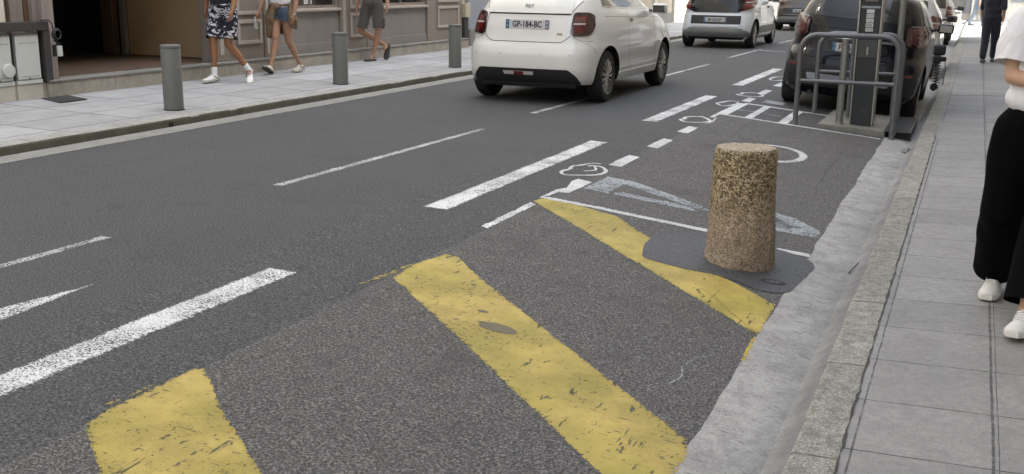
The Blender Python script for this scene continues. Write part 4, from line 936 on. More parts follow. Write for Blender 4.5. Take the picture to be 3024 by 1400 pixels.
# ---- second white hatchback
S2 = Shell([(.20, .76, .10, 3.5, 6.5), (.27, .81, .04, 3.56, 6.5), (.36, .84, .0, 3.6, 6.4), (.5, .85, -.0, 3.6, 6.2), (.62, .848, .03, 3.56, 6), (.72, .84, .06, 3.5, 5.8), (.8, .83, .09, 3.42, 5.6), (.92, .82, .11, 3.2, 5.2), (1.0, .80, .13, 2.95, 4.2), (1.08, .77, .17, 2.7, 4.2), (1.2, .72, .24, 2.5, 4.3), (1.35, .63, .34, 2.2, 4.4), (1.46, .56, .44, 1.95, 4.4), (1.52, .42, .65, 1.7, 4), (1.55, .2, 1, 1.4, 3)])
def small_hatchback(loc, paint, label, plate_txt, rear_black=True, lens='lens', scale=1, name='hatchback_car', badge=True, low=None, group=None, roll=0, rz=0):
    t, body = car(S2, loc, paint, (.60, 3.02), 1.45, .31, .185, label, scale=scale, name=name, group=group, roll=roll, rz=rz)
    f, rs, ls, fr = RF(S2), SF(S2, 1), SF(S2, -1), FF(S2)
    if rear_black: part('rear_hatch_glass', 'glass_dim', t, f, [(-.66, 1.42), (-.72, 1.05), (-.66, .875), (-.50, .80), (.50, .80), (.66, .875), (.72, 1.05), (.66, 1.42)], .001, .012, .04)
    else:
        part('rear_window', 'glass', t, f, [(-.58, 1.08), (.58, 1.08), (.50, 1.42), (-.50, 1.42)], .001, .004, .04)
    for sg in (-1, 1):
        o = part('tail_lamp', lens, t, f, [(sg * .60, 1.16), (sg * .755, 1.12), (sg * .79, .98), (sg * .76, .90), (sg * .60, .84)], .003, .022, .03, .04)
        part('lamp_strip', 'lens_clear', o, f, [(sg * .62, 1.04), (sg * .74, 1.04), (sg * .74, 1.01), (sg * .62, 1.01)], .0255, .002, 0, .04)
    part('plate_recess', 'black', t, f, [(-.56, .735), (.58, .735), (.58, .545), (-.56, .545)], .0, .004, .01)
    plate(t, (-.0, S2.rear(0, .64).y - .012, .64), plate_txt, 0, w=.52)
    if badge:
        bm = bmesh.new(); y = S2.rear(0, 1.06).y - .02; tube(bm, [(0, y, 1.12), (.035, y, 1.07), (0, y, 1.02), (-.035, y, 1.07), (0, y, 1.12)], .009, 6); mobj('badge_emblem', bm, M['chrome'], t)
    part('lower_bumper', 'steel' if low is None else low, t, f, [(-.58, .46), (.58, .46), (.70, .40), (.78, .36), (.78, .27), (-.78, .27), (-.78, .36), (-.70, .40)], .0, .006, .02)
    part('rear_diffuser', 'black', t, f, [(-.66, .262), (.66, .262), (.62, .20), (-.62, .20)], .0, .006, .0)
    for q_ in ([(-.79, .40), (-.68, .405)], [(.68, .405), (.79, .40)], [(-.52, .475), (.52, .475)]): seams('bumper_seam', t, [(f, q_)], w=.008)
    for sg, sf in ((1, rs), (-1, ls)):
        part('side_window', 'glass', t, sf, [(.65, 1.12), (2.5, 1.06), (2.1, 1.32), (1.85, 1.43), (.9, 1.45), (.72, 1.35)], .001, .004, .05)
        seams('door_seam', t, [(sf, [(1.02, 1.07), (1.0, .7), (1.12, .36), (1.9, .33), (1.93, 1.05)]), (sf, [(1.93, 1.05), (1.93, .34), (2.6, .34), (2.66, .6), (2.68, 1.0)])], w=.007)
        part('side_moulding', 'steel', t, sf, [(1.0, .50), (2.58, .50), (2.58, .36), (1.0, .36)], .0, .014, .02)
        part('door_handle', 'black', t, sf, [(1.98, .93), (2.12, .925), (2.11, .89), (1.99, .89)], .001, .02, .01)
        mirror(t, paint if low is None else M['black'], sg * .93, 2.45, 1.08, sg)
    part('windscreen', 'glass', t, fr, [(-.66, 1.07), (.66, 1.07), (.50, 1.43), (-.50, 1.43)], .001, .004, .04)
    for sg in (-1, 1): part('headlight', 'lens_clear', t, fr, [(sg * .45, .92), (sg * .70, .92), (sg * .72, .74), (sg * .5, .72)], .001, .01, .04)
    bm = bmesh.new(); bx(bm, -.6, .6, .2, 3.3, .20, .30, .02); mobj('underbody', bm, M['black'], t)
    return t
small_hatchback((-5.63, 24.9, 0), M['car_white2'], 'cool white hatchback with black glass tailgate ahead of the rounded white car', 'EP-522-EY', scale=1.03)
small_hatchback((-5.30, 35.8, 0), M['car_dark'], 'dark car with red tail lamps, farthest of the cars in the lane', 'BX-021-EK', False, scale=(1.05, 1.15, 1.0), badge=False, low='steel')
g = 'cars parked along the right kerb'
small_hatchback((-1.52, 21.2, -.155), M['car_white2'], 'white car parked ahead of the black car, its right flank showing', 'CJ-418-LR', False, scale=(1.03, 1.1, 1), name='parked_car', badge=False, low='black', group=g, roll=R(5))
small_hatchback((-1.55, 33.6, -.155), M['car_silver'], 'silver car parked farthest along the right kerb, partly in the sun', 'DA-905-HN', False, scale=(1.03, 1.15, .98), name='parked_car', badge=False, low='black', group=g, roll=R(5))
# ---- big black car
S3 = Shell([(.22, .82, .12, 4.0, 6.5), (.29, .87, .05, 4.06, 6.5), (.40, .892, .0, 4.1, 6.2), (.55, .905, -.01, 4.12, 6), (.70, .90, .02, 4.08, 5.6), (.82, .892, .07, 4.0, 4.4), (.95, .885, .10, 3.85, 4.3), (1.05, .872, .12, 3.5, 4.2), (1.15, .845, .15, 3.1, 4.2), (1.25, .80, .20, 2.9, 4.3), (1.38, .74, .30, 2.65, 4.4), (1.50, .66, .42, 2.35, 4.4), (1.57, .52, .60, 2.05, 4), (1.60, .3, .9, 1.7, 3.3)])
def black_car():
    t, body = car(S3, (-1.50, 14.23, -.155), M['car_black'], (.74, 3.30), 1.53, .33, .21, 'glossy black car parked behind the ticket machine and barrier hoops', group=g, roll=R(5.2), scale=1.0)
    f, rs, ls, fr = RF(S3), SF(S3, 1), SF(S3, -1), FF(S3)
    part('rear_window', 'glass_dim', t, f, [(-.64, 1.22), (.64, 1.22), (.54, 1.50), (-.54, 1.50)], .001, .005, .05)
    for sg in (-1, 1):
        o = part('tail_lamp', 'lens_dark', t, f, [(sg * .60, 1.20), (sg * .78, 1.22), (sg * .855, 1.12), (sg * .84, .98), (sg * .74, .93), (sg * .60, .97)], .001, .022, .05, .04)
        part('lamp_lens', 'lens_smoke', o, f, [(sg * .64, 1.165), (sg * .77, 1.18), (sg * .815, 1.10), (sg * .80, 1.0), (sg * .73, .965), (sg * .64, 1.0)], .0235, .004, .04, .04)
        bm = bmesh.new(); q = [(sg * .80, 1.12), (sg * .72, 1.07), (sg * .80, 1.01)]; seamline(bm, f, q, .014, .030); seamline(bm, f, [(sg * .63, 1.19), (sg * .78, 1.205), (sg * .84, 1.11)], .012, .026); mobj('lamp_strip', bm, M['steel'], o)
    seams('tailgate_seam', t, [(f, [(-.60, 1.0), (-.58, .70), (.58, .70), (.60, 1.0)]), (f, [(-.62, 1.09), (.62, 1.09)])], w=.008)
    part('plate_recess', 'black', t, f, [(-.34, .93), (.34, .93), (.34, .78), (-.34, .78)], .0, .004, .01); plate(t, (.0, S3.rear(0, .85).y - .012, .855), 'FH-630-TZ')
    part('tailgate_trim', 'steel_dark', t, f, [(-.58, .985), (.58, .985), (.58, .955), (-.58, .955)], .001, .012, .004)
    part('rear_bumper', 'black', t, f, [(-.80, .62), (.80, .62), (.83, .5), (.80, .34), (-.80, .34), (-.83, .5)], .0, .012, .04)
    part('bumper_trim', 'bluegrey', t, f, [(-.52, .50), (.52, .50), (.50, .42), (-.50, .42)], .012, .006, .02)
    for sg in (-1, 1): part('reflector', 'lens', t, f, [(sg * .58, .60), (sg * .76, .60), (sg * .76, .575), (sg * .58, .575)], .012, .004, .0, .04)
    for sg, sf in ((1, rs), (-1, ls)):
        part('side_window', 'glass_dim', t, sf, [(.65, 1.20), (2.85, 1.16), (2.5, 1.40), (2.2, 1.50), (.95, 1.52), (.72, 1.42)], .001, .004, .05)
        seams('door_seam', t, [(sf, [(1.1, 1.17), (1.12, .45), (1.98, .42), (2.02, 1.16)]), (sf, [(2.02, 1.16), (2.0, .42), (2.9, .42), (2.95, 1.1)])], w=.007)
        part('wheel_arch_trim', 'black', t, sf, [(1.2, .40), (2.85, .40), (2.85, .28), (1.2, .28)], .0, .012, .02)
        mirror(t, M['car_black'], sg * 1.00, 2.78, 1.13, sg, 1.1)
    part('windscreen', 'glass_dim', t, fr, [(-.70, 1.16), (.70, 1.16), (.56, 1.50), (-.56, 1.50)], .001, .004, .04)
    for sg in (-1, 1): part('headlight', 'lens_clear', t, fr, [(sg * .5, .95), (sg * .76, .95), (sg * .76, .80), (sg * .5, .78)], .001, .01, .04)
    bm = bmesh.new(); bx(bm, -.66, .66, .2, 3.8, .22, .34, .02); tube(bm, [(-.45, .05, .24), (-.45, .5, .24)], .03, 10); mobj('underbody', bm, M['black'], t)
    bm = bmesh.new(); q = S3.rear(0, 1.56); tube(bm, [(0, q.y + .25, 1.58), (0, q.y + .10, 1.72)], .006, 6); mobj('aerial', bm, M['black'], t)
black_car()

# ------------------------------------------------------------------ people
def caps(bm, a, b, ra, rb, seg=14):
    a, b = Vector(a), Vector(b); d = b - a; L = d.length
    if L < 1e-5: return
    q = d.to_track_quat('Z', 'Y').to_matrix(); rings = []; N = 4
    prof = [(ra * math.cos(R(90 - 90 * i / N)), -ra * math.sin(R(90 - 90 * i / N))) for i in range(0, N + 1)] + [(rb * math.cos(R(90 * i / N)), L + rb * math.sin(R(90 * i / N))) for i in range(0, N + 1)]
    for r, h in prof: rings.append([bm.verts.new(a + q @ Vector((max(r, 1e-4) * math.cos(6.2832 * k / seg), max(r, 1e-4) * math.sin(6.2832 * k / seg), h))) for k in range(seg)])
    for A, Bq in zip(rings, rings[1:]):
        for k in range(seg): bm.faces.new((A[k], A[(k + 1) % seg], Bq[(k + 1) % seg], Bq[k]))
    bm.faces.new(rings[0][::-1]); bm.faces.new(rings[-1])
def ell(bm, c, r, rot=None):
    q = bmesh.ops.create_icosphere(bm, subdivisions=3, radius=1)
    for v in q['verts']:
        p = Vector((v.co.x * r[0], v.co.y * r[1], v.co.z * r[2])); v.co = Vector(c) + (rot @ p if rot else p)
def fuse(name, bm, mat, parent, voxel=.01, it=6, disp=None, cuts=()):
    o = mobj(name, bm, mat, None); m = o.modifiers.new('r', 'REMESH'); m.mode = 'VOXEL'; m.voxel_size = voxel
    m = o.modifiers.new('s', 'SMOOTH'); m.iterations = it; m.factor = .5
    bpy.context.view_layer.update(); me = bpy.data.meshes.new_from_object(o.evaluated_get(bpy.context.evaluated_depsgraph_get()))
    old = o.data; o.modifiers.clear(); o.data = me; bpy.data.meshes.remove(old); me.name = name
    if disp:
        co = np.empty(len(me.vertices) * 3); me.vertices.foreach_get('co', co); co = co.reshape(-1, 3)
        nr = np.array([v.normal[:] for v in me.vertices])
        co += nr * np.array([disp(Vector(c)) for c in co])[:, None]; me.vertices.foreach_set('co', co.ravel()); me.update()
    if cuts:                                                   # open hems: remove what lies past each plane inside its radius
        b2 = bmesh.new(); b2.from_mesh(me)
        for p, n, rad in cuts:
            g = [f for f in b2.faces if (f.calc_center_median() - p).length < rad]; gs = set(g); ge = {e for f in g for e in f.edges}; gv = {v for f in g for v in f.verts}
            r = bmesh.ops.bisect_plane(b2, geom=list(gs) + list(ge) + list(gv), plane_co=p, plane_no=n, clear_outer=False)
            kill = [f for f in b2.faces if (f.calc_center_median() - p).length < rad and (f.calc_center_median() - p).dot(n) > 0]
            bmesh.ops.delete(b2, geom=kill, context='FACES')
        b2.to_mesh(me); b2.free()
    me.shade_smooth(); o.parent = parent; return o
def lim(bm, pts, rads, seg=14):
    for i in range(len(pts) - 1): caps(bm, pts[i], pts[i + 1], rads[i], rads[i + 1], seg)
def hand(bm, w, d, side, nrm, curl=.5, s=1.0):
    """w wrist, d direction of the fingers, nrm palm normal (towards which fingers curl), side thumb side vector"""
    w, d, nrm = Vector(w), Vector(d).normalized(), Vector(nrm).normalized(); sd = d.cross(nrm).normalized() * side
    nrm = sd.cross(d).normalized() * (1 if sd.cross(d).dot(nrm) > 0 else -1)
    for k in range(4):
        o = (k - 1.5) * .019 * s; base = w + d * .085 * s - sd * o; caps(bm, w + d * .01 * s - sd * o * .6, base, .017 * s, .0125 * s, 8)
        L = (.072, .080, .075, .058)[k] * s; p = base; a = curl * .5
        for q, f in enumerate((.45, .32, .23)):
            dr = (d * math.cos(a) + nrm * math.sin(a)).normalized(); n = p + dr * L * f; caps(bm, p, n, (.0095, .0088, .008)[q] * s, (.0088, .008, .007)[q] * s, 8); p = n; a += curl * .8
    tb = w + d * .025 * s + sd * .024 * s; t1 = tb + (d * .6 + sd * .7 + nrm * .25).normalized() * .038 * s; t2 = t1 + (d * .9 + sd * .25 + nrm * .35).normalized() * .032 * s
    caps(bm, tb, t1, .0125 * s, .0105 * s, 8); caps(bm, t1, t2, .0105 * s, .0085 * s, 8)
def shoe(parent, ankle, toe_dir, pitch, mat, sole, L=.29, name='shoe', roll=0, low=False):
    """pitch > 0 lifts the toes, < 0 lifts the heel; ankle is the point above the heel"""
    d = Vector((toe_dir[0], toe_dir[1], 0)).normalized(); rx = d.cross(Vector((0, 0, 1)))
    fwd_ = (d * math.cos(pitch) + Vector((0, 0, 1)) * math.sin(pitch)); upv = rx.cross(fwd_).normalized()
    h = .085; o = Vector(ankle) - upv * h - fwd_ * .055
    def P(u, x, z): return o + fwd_ * u * L + rx * x + upv * z
    st = [(0, .026, .07, .105), (.04, .034, .085, .11), (.12, .038, .095, .105), (.25, .037, .095, .10), (.36, .036, .092, .095), (.5, .039, .075, .075), (.64, .046, .060, .060), (.8, .047, .052, .052), (.92, .038, .045, .045), (.985, .02, .036, .036)]
    if low: st = [(u, w * 1.02, a * .35, b * .4) for u, w, a, b in st]
    bm = bmesh.new(); rows = []
    for u, w, a, b in st:
        row = []
        for k in range(16):
            an = 6.2832 * k / 16; x = w * math.cos(an); z = .022 + (a - .022) * max(0, math.sin(an)) ** .75 if math.sin(an) > 0 else .022 - .008 * abs(math.sin(an)); row.append(bm.verts.new(P(u, x - .006 * math.sin(u * 3), z)))
        rows.append(row)
    for A, Bq in zip(rows, rows[1:]):
        for k in range(16): bm.faces.new((A[k], A[(k + 1) % 16], Bq[(k + 1) % 16], Bq[k]))
    bm.faces.new(rows[0][::-1]); bm.faces.new(rows[-1]); bmesh.ops.recalc_face_normals(bm, faces=bm.faces)
    up_ = mobj(name, bm, M[mat], parent, smooth=True, auto=60)
    bm = bmesh.new(); rows = []
    for u, w, a, b in st:
        w2 = w + .004; row = [bm.verts.new(P(u + (-.012 if u == 0 else .012 if u > .98 else 0), x - .006 * math.sin(u * 3), z)) for x, z in ((-w2, .0), (w2, 0), (w2 + .003, .012), (w2, .027), (-w2, .027), (-w2 - .003, .012))]
        rows.append(row)
    for A, Bq in zip(rows, rows[1:]):
        for k in range(6): bm.faces.new((A[k], A[(k + 1) % 6], Bq[(k + 1) % 6], Bq[k]))
    bm.faces.new(rows[0][::-1]); bm.faces.new(rows[-1]); bmesh.ops.recalc_face_normals(bm, faces=bm.faces); mobj('sole', bm, M[sole], up_, auto=50)
    if not low:
        bm = bmesh.new()
        for k in range(4): u = .40 + k * .07; tube(bm, [P(u, -.026, .083 - k * .007), P(u + .01, 0, .094 - k * .009), P(u, .026, .083 - k * .007)], .0035, 6)
        mobj('laces', bm, M['sock'], up_)
        if sole == 'shoe_sole':
            for q in (-1, 1):
                bm = bmesh.new(); tube(bm, [P(.10, q * .039, .035), P(.30, q * .041, .06), P(.42, q * .036, .075)], .005, 6); tube(bm, [P(.02, q * .036, .012), P(.34, q * .041, .012)], .010, 6); mobj('side_accent', bm, M['sole_dark'], up_)
    return up_
def person(name, loc, label, face, H, J, skin_m, hair_m, build=1.0, group='people walking on the pavements', voxel=.011, clothes=None, hair='short', hands=True):
    """face: unit direction the person looks; J: joints in street metres relative to loc, keys hipL hipR kneeL ... ; returns the Empty"""
    t = empty(name, loc, 0, label, 'person', group); f = Vector((face[0], face[1], 0)).normalized(); r = f.cross(Vector((0, 0, 1)))   # r: the person's right
    b = build; bm = bmesh.new(); V = Vector; pel = J['pelvis']; neck = J['neck']; hd = J['head']
    sp = (neck - pel)
    ell(bm, pel + V((0, 0, .02)), (.165 * b, .115 * b, .12), Matrix((r, f, (0, 0, 1))).transposed())
    Mx = Matrix((r, f, (0, 0, 1))).transposed()
    ell(bm, pel + sp * .30, (.145 * b, .105 * b, .15), Mx); ell(bm, pel + sp * .62, (.165 * b, .115 * b, .17), Mx); ell(bm, pel + sp * .83, (.175 * b, .095 * b, .09), Mx)
    caps(bm, neck - V((0, 0, .05)), hd - V((0, 0, .06)), .058, .052)
    ell(bm, hd + V((0, 0, .02)), (.076, .096, .115), Mx); ell(bm, hd + f * .02 - V((0, 0, .055)), (.055, .062, .06), Mx)
    caps(bm, hd + f * .092 + V((0, 0, .03)), hd + f * .112 - V((0, 0, .015)), .009, .014, 8)
    for s in (-1, 1): ell(bm, hd + r * s * .077 - V((0, 0, .0)), (.012, .02, .03), Mx); ell(bm, hd + f * .085 + r * s * .03 + V((0, 0, .038)), (.02, .012, .008), Mx)
    for S_, s in (('L', -1), ('R', 1)):
        hp, kn, an = J['hip' + S_], J['knee' + S_], J['ank' + S_]
        mid = kn.lerp(an, .33) - f * .012
        lim(bm, [hp, hp.lerp(kn, .5), kn + V((0, 0, .04)), kn, mid, kn.lerp(an, .72), an], [.088 * b, .076 * b, .058 * b, .052 * b, .054 * b, .036 * b, .033 * b])
        sh, el, wr = J['sh' + S_], J['el' + S_], J['wr' + S_]
        ell(bm, sh, (.058 * b, .056 * b, .06)); lim(bm, [sh, sh.lerp(el, .45), el], [.052 * b, .048 * b, .039 * b]); lim(bm, [el, el.lerp(wr, .3), wr], [.040 * b, .042 * b, .026 * b])
        toe = J.get('toe' + S_, f); caps(bm, an, an + V((toe[0], toe[1], 0)).normalized() * .06 - V((0, 0, .05)), .034, .03)
        hd_ = J.get('hand' + S_, (wr - el).normalized())
        if hands: hand(bm, wr, hd_, J.get('tside' + S_, s), J.get('palm' + S_, -r * s), J.get('curl' + S_, .55))
        else: caps(bm, wr, wr + hd_ * .12, .028, .02)
    body = fuse('body', bm, skin_m, t, voxel, 4)
    # face details and hair
    for s in (-1, 1): q = bmesh.new(); ell(q, hd + f * .086 + r * s * .032 + V((0, 0, .018)), (.012, .008, .007), Mx); mobj('eye', q, M['eye'], t, smooth=True)
    for s in (-1, 1): q = bmesh.new(); ell(q, hd + f * .0925 + r * s * .032 + V((0, 0, .018)), (.005, .003, .005), Mx); mobj('pupil', q, M['ink'], t, smooth=True)
    q = bmesh.new(); ell(q, hd + f * .082 - V((0, 0, .05)), (.024, .010, .008), Mx); mobj('mouth', q, M['lip'], t, smooth=True)
    q = bmesh.new(); ell(q, hd - f * .016 + V((0, 0, .045)), (.086, .100, .112), Mx)
    if hair == 'long': ell(q, hd - f * .065 - V((0, 0, .09)), (.085, .05, .17), Mx)
    for v in q.verts:
        if (v.co - hd).dot(f) > .035 and v.co.z < hd.z + .075: v.co -= f * ((v.co - hd).dot(f) - .03)
    h = fuse('hair', q, hair_m, t, .012, 3, lambda c: .006 * noise.noise(c * 40))
    return t, f, r, Mx
def cloth(name, parent, segs, ells, mat, voxel=.011, fold=.006, fs=9, it=5, cuts=()):
    bm = bmesh.new()
    for pts, rads in segs: lim(bm, pts, rads, 18)
    for c, r_, m in ells: ell(bm, c, r_, m)
    return fuse(name, bm, mat, parent, voxel, it, lambda c: fold * noise.noise(Vector((c.x * fs, c.y * fs, c.z * fs * .45))) + fold * .6 * noise.noise(Vector((c.x * fs * 2.5, c.y * fs * 2.5, c.z * fs))), cuts)
V = Vector
def sock(parent, an, kn, h=.10):
    bm = bmesh.new(); d = (kn - an).normalized(); tube(bm, [an - d * .03, an + d * .02, an + d * h], [.040, .0385, .041], 16); mobj('sock', bm, M['sock'], parent, smooth=True, auto=50)
def torso_shirt(t, J, Mx, b, mat, sleeve=.55, low=-.02, voxel=.012, wide=1.0, name='t_shirt', sr=.075):
    pel, neck = J['pelvis'], J['neck']; sp = neck - pel; segs = []
    for S_ in 'LR':
        sh, el = J['sh' + S_], J['el' + S_]; segs.append(([sh, sh.lerp(el, sleeve)], [.068 * wide, sr * wide]))
    e = [(pel + V((0, 0, low + .03)), (.182 * b * wide, .135 * b * wide, .10), Mx), (pel + sp * .28, (.172 * b * wide, .13 * b * wide, .17), Mx), (pel + sp * .6, (.183 * b * wide, .132 * b * wide, .19), Mx), (pel + sp * .84, (.19 * b, .105 * b, .10), Mx)]
    return cloth(name, t, segs, e, mat, voxel, .007)
# 1 man in patterned shorts
def man_shorts():
    L0 = V((-9.34, 11.62, .115)); f = V((.25, -1, 0)).normalized(); r = f.cross(V((0, 0, 1)))
    aF = V((.02, -.16, .10)); aB = V((.32, .20, .145))          # front foot, trailing foot with lifted heel
    pel = V((.06, .03, .96)); J = dict(pelvis=pel, neck=pel + V((0, -.02, .53)), head=pel + V((0, -.04, .68)))
    J['hipR'] = pel - r * -.09 - V((0, 0, .04)); J['hipL'] = pel - r * .09 - V((0, 0, .04))
    # person faces the camera's left: right-hand side of the body is on the picture's left
    J['kneeR'] = V((.0, -.12, .51)); J['ankR'] = aF; J['kneeL'] = V((.17, -.02, .50)); J['ankL'] = aB; J['toeR'] = V((.05, -1, 0)); J['toeL'] = V((.55, -.8, 0))
    for S_, s in (('R', 1), ('L', -1)):
        J['sh' + S_] = J['neck'] + r * s * .19 - V((0, 0, .07)); J['el' + S_] = J['sh' + S_] + r * s * .05 + f * (-.08 * s) - V((0, 0, .27)); J['wr' + S_] = J['el' + S_] + f * (.14 if s < 0 else .06) - V((0, 0, .22))
    t, f, r, Mx = person('person', L0, 'tanned man in black and white patterned shorts and white trainers, walking past the panelled shopfront', f, 1.8, J, M['skin_tan'], M['hair_dark'], 1.03)
    torso_shirt(t, J, Mx, 1.05, M['tee_dark'], .6, .13)
    segs = []; cuts = []
    for S_ in 'RL': hp, kn = J['hip' + S_], J['knee' + S_]; segs.append(([hp, hp.lerp(kn, .45), kn + (hp - kn).normalized() * .03], [.112, .108, .110])); cuts.append((kn + (hp - kn).normalized() * .075, (kn - hp).normalized(), .22))
    s_ = cloth('shorts', t, segs, [(pel + V((0, 0, .02)), (.18, .135, .12), Mx)], M['pattern'], .011, .010, 8, cuts=cuts)
    for S_, p, in (('R', .0), ('L', -.42)):
        sock(t, J['ank' + S_], J['knee' + S_], .10); shoe(t, J['ank' + S_], J['toe' + S_], p, 'shoe_white', 'shoe_sole', .30)
man_shorts()
# 2 woman in denim shorts, jacket round the waist
def woman():
    L0 = V((-9.40, 13.12, .115)); f = V((.2, -1, 0)).normalized(); r = f.cross(V((0, 0, 1)))
    pel = V((.0, .0, .90)); J = dict(pelvis=pel, neck=pel + V((0, -.02, .49)), head=pel + V((0, -.03, .63)))
    J['hipR'] = pel + r * .085 - V((0, 0, .04)); J['hipL'] = pel - r * .085 - V((0, 0, .04))
    J['kneeR'] = V((-.01, -.13, .48)); J['ankR'] = V((.0, -.30, .115)); J['kneeL'] = V((.09, .04, .47)); J['ankL'] = V((.10, .30, .105)); J['toeR'] = V((.15, -1, 0)); J['toeL'] = V((.0, -1, 0))
    J['shR'] = J['neck'] + r * .165 - V((0, 0, .07)); J['shL'] = J['neck'] - r * .165 - V((0, 0, .07))
    J['elR'] = J['shR'] + V((-.07, -.05, -.25)); J['wrR'] = J['elR'] + V((-.02, -.09, -.20)); J['elL'] = J['shL'] + V((.05, .08, -.26)); J['wrL'] = J['elL'] + V((.01, -.08, -.21))
    t, f, r, Mx = person('person', L0, 'woman in denim shorts with a brown jacket tied round her waist, carrying a white bottle', f, 1.66, J, M['skin_mid'], M['hair_brown'], .93, hair='long')
    torso_shirt(t, J, Mx, .93, M['tee_white'], .35, .13)
    segs = []; cuts = []
    for S_ in 'RL': hp, kn = J['hip' + S_], J['knee' + S_]; segs.append(([hp, hp.lerp(kn, .30)], [.098, .102])); cuts.append((hp.lerp(kn, .26), (kn - hp).normalized(), .12))
    cloth('shorts', t, segs, [(pel, (.168, .122, .12), Mx)], M['denim'], .011, .005, 10, cuts=cuts)
    # jacket: knot, back flap and hanging sleeves
    e = [(pel + V((0, 0, .095)), (.185, .14, .05), Mx), (pel - f * .13 - V((0, 0, .03)), (.17, .05, .20), Mx), (pel - f * .12 - V((0, 0, .20)), (.14, .045, .16), Mx), (pel + f * .135 + V((0, 0, .07)), (.05, .035, .045), Mx), (pel - r * .17 - V((0, 0, .08)), (.04, .11, .17), Mx)]
    hg = [([pel + f * .14 + r * .05 + V((0, 0, .06)), pel + f * .15 + r * .10 - V((0, 0, .12)), pel + f * .12 + r * .13 - V((0, 0, .33))], [.035, .052, .055]), ([pel + r * .15 + V((0, 0, .08)), pel + r * .19 - V((0, 0, .1)), pel + r * .18 - f * .02 - V((0, 0, .30))], [.04, .065, .06]), ([pel - r * .15 + V((0, 0, .04)), pel - r * .20 - V((0, 0, .12)), pel - r * .21 - f * .06 - V((0, 0, .24))], [.04, .055, .03])]
    cloth('jacket', t, hg, e, M['jacket'], .011, .014, 12)
    shoe(t, J['ankR'] + V((0, 0, -.01)), J['toeR'], .42, 'shoe_cream', 'sole_dark', .25); shoe(t, J['ankL'], J['toeL'], -.08, 'shoe_cream', 'shoe_sole', .25)
    bm = bmesh.new(); w = J['wrR'] + V((-.02, -.05, -.13)); lathe(bm, [(0, 0), (.026, 0), (.03, .01), (.03, .13), (.022, .15), (.018, .155), (.018, .18), (0, .182)], 18, w - V((0, 0, .10)))
    o = mobj('white_bottle', bm, M['cab'], None, smooth=True, auto=40); o.location = L0; tag(o, 'small white bottle held in the hand of the woman in denim shorts', 'bottle')
    bm = bmesh.new(); c = J['wrL']; tube(bm, [c + V((.032 * math.cos(a), .032 * math.sin(a), .01)) for a in [6.2832 * i / 20 for i in range(20)]], .005, 6, closed=True); mobj('bracelet', bm, M['cab'], t)
woman()
# 3 man in cargo shorts
def man_cargo():
    L0 = V((-9.52, 15.86, .115)); f = V((.3, -1, 0)).normalized(); r = f.cross(V((0, 0, 1)))
    pel = V((.02, .04, .96)); J = dict(pelvis=pel, neck=pel + V((0, -.02, .52)), head=pel + V((0, -.04, .67)))
    J['hipR'] = pel + r * .09 - V((0, 0, .04)); J['hipL'] = pel - r * .09 - V((0, 0, .04))
    J['kneeL'] = V((.14, .02, .50)); J['ankL'] = V((.04, -.01, .09)); J['kneeR'] = V((-.17, -.04, .50)); J['ankR'] = V((.09, .36, .24)); J['toeL'] = V((-.1, -1, 0)); J['toeR'] = V((.1, -1, 0))
    J['shR'] = J['neck'] + r * .19 - V((0, 0, .07)); J['shL'] = J['neck'] - r * .19 - V((0, 0, .07))
    J['elR'] = J['shR'] + V((-.06, .02, -.28)); J['wrR'] = J['elR'] + V((-.01, -.04, -.24)); J['elL'] = J['shL'] + V((.07, .05, -.27)); J['wrL'] = J['elL'] + V((.04, -.09, -.20))
    t, f, r, Mx = person('person', L0, 'man in grey brown cargo shorts and dark sandals walking by the second shop window', f, 1.78, J, M['skin_mid'], M['hair_dark'], 1.02)
    torso_shirt(t, J, Mx, 1.03, M['tee_grey'], .6, .10)
    segs = []; cuts = []
    for S_ in 'RL': hp, kn = J['hip' + S_], J['knee' + S_]; segs.append(([hp, hp.lerp(kn, .45), kn + (hp - kn).normalized() * .02], [.105, .098, .096])); cuts.append((kn + (hp - kn).normalized() * .06, (kn - hp).normalized(), .20))
    s_ = cloth('shorts', t, segs, [(pel + V((0, 0, .02)), (.18, .135, .12), Mx)], M['cargo'], .011, .010, 9, cuts=cuts)
    c = J['hipL'].lerp(J['kneeL'], .62) - r * .112; bm = bmesh.new(); ell(bm, c, (.022, .075, .09), Mx); ell(bm, c + V((0, 0, .055)), (.03, .08, .03), Mx); fuse('cargo_pocket', bm, M['cargo'], t, .01, 2)
    shoe(t, J['ankL'] - V((0, 0, .0)), J['toeL'], 0, 'sole_dark', 'sole_dark', .28, 'sandal', low=True); shoe(t, J['ankR'], J['toeR'], -1.15, 'sole_dark', 'sole_dark', .28, 'sandal', low=True)
    for S_ in 'LR':
        bm = bmesh.new(); a = J['ank' + S_]; tube(bm, [a + V((.036 * math.cos(q), .04 * math.sin(q), -.02)) for q in [6.2832 * i / 16 for i in range(16)]], .007, 6, closed=True); mobj('sandal_strap', bm, M['sole_dark'], t)
    bm = bmesh.new(); c = J['wrL']; tube(bm, [c + V((.032 * math.cos(q), .032 * math.sin(q), .015)) for q in [6.2832 * i / 16 for i in range(16)]], .007, 6, closed=True); mobj('wrist_watch', bm, M['steel_bright'], t)
man_cargo()
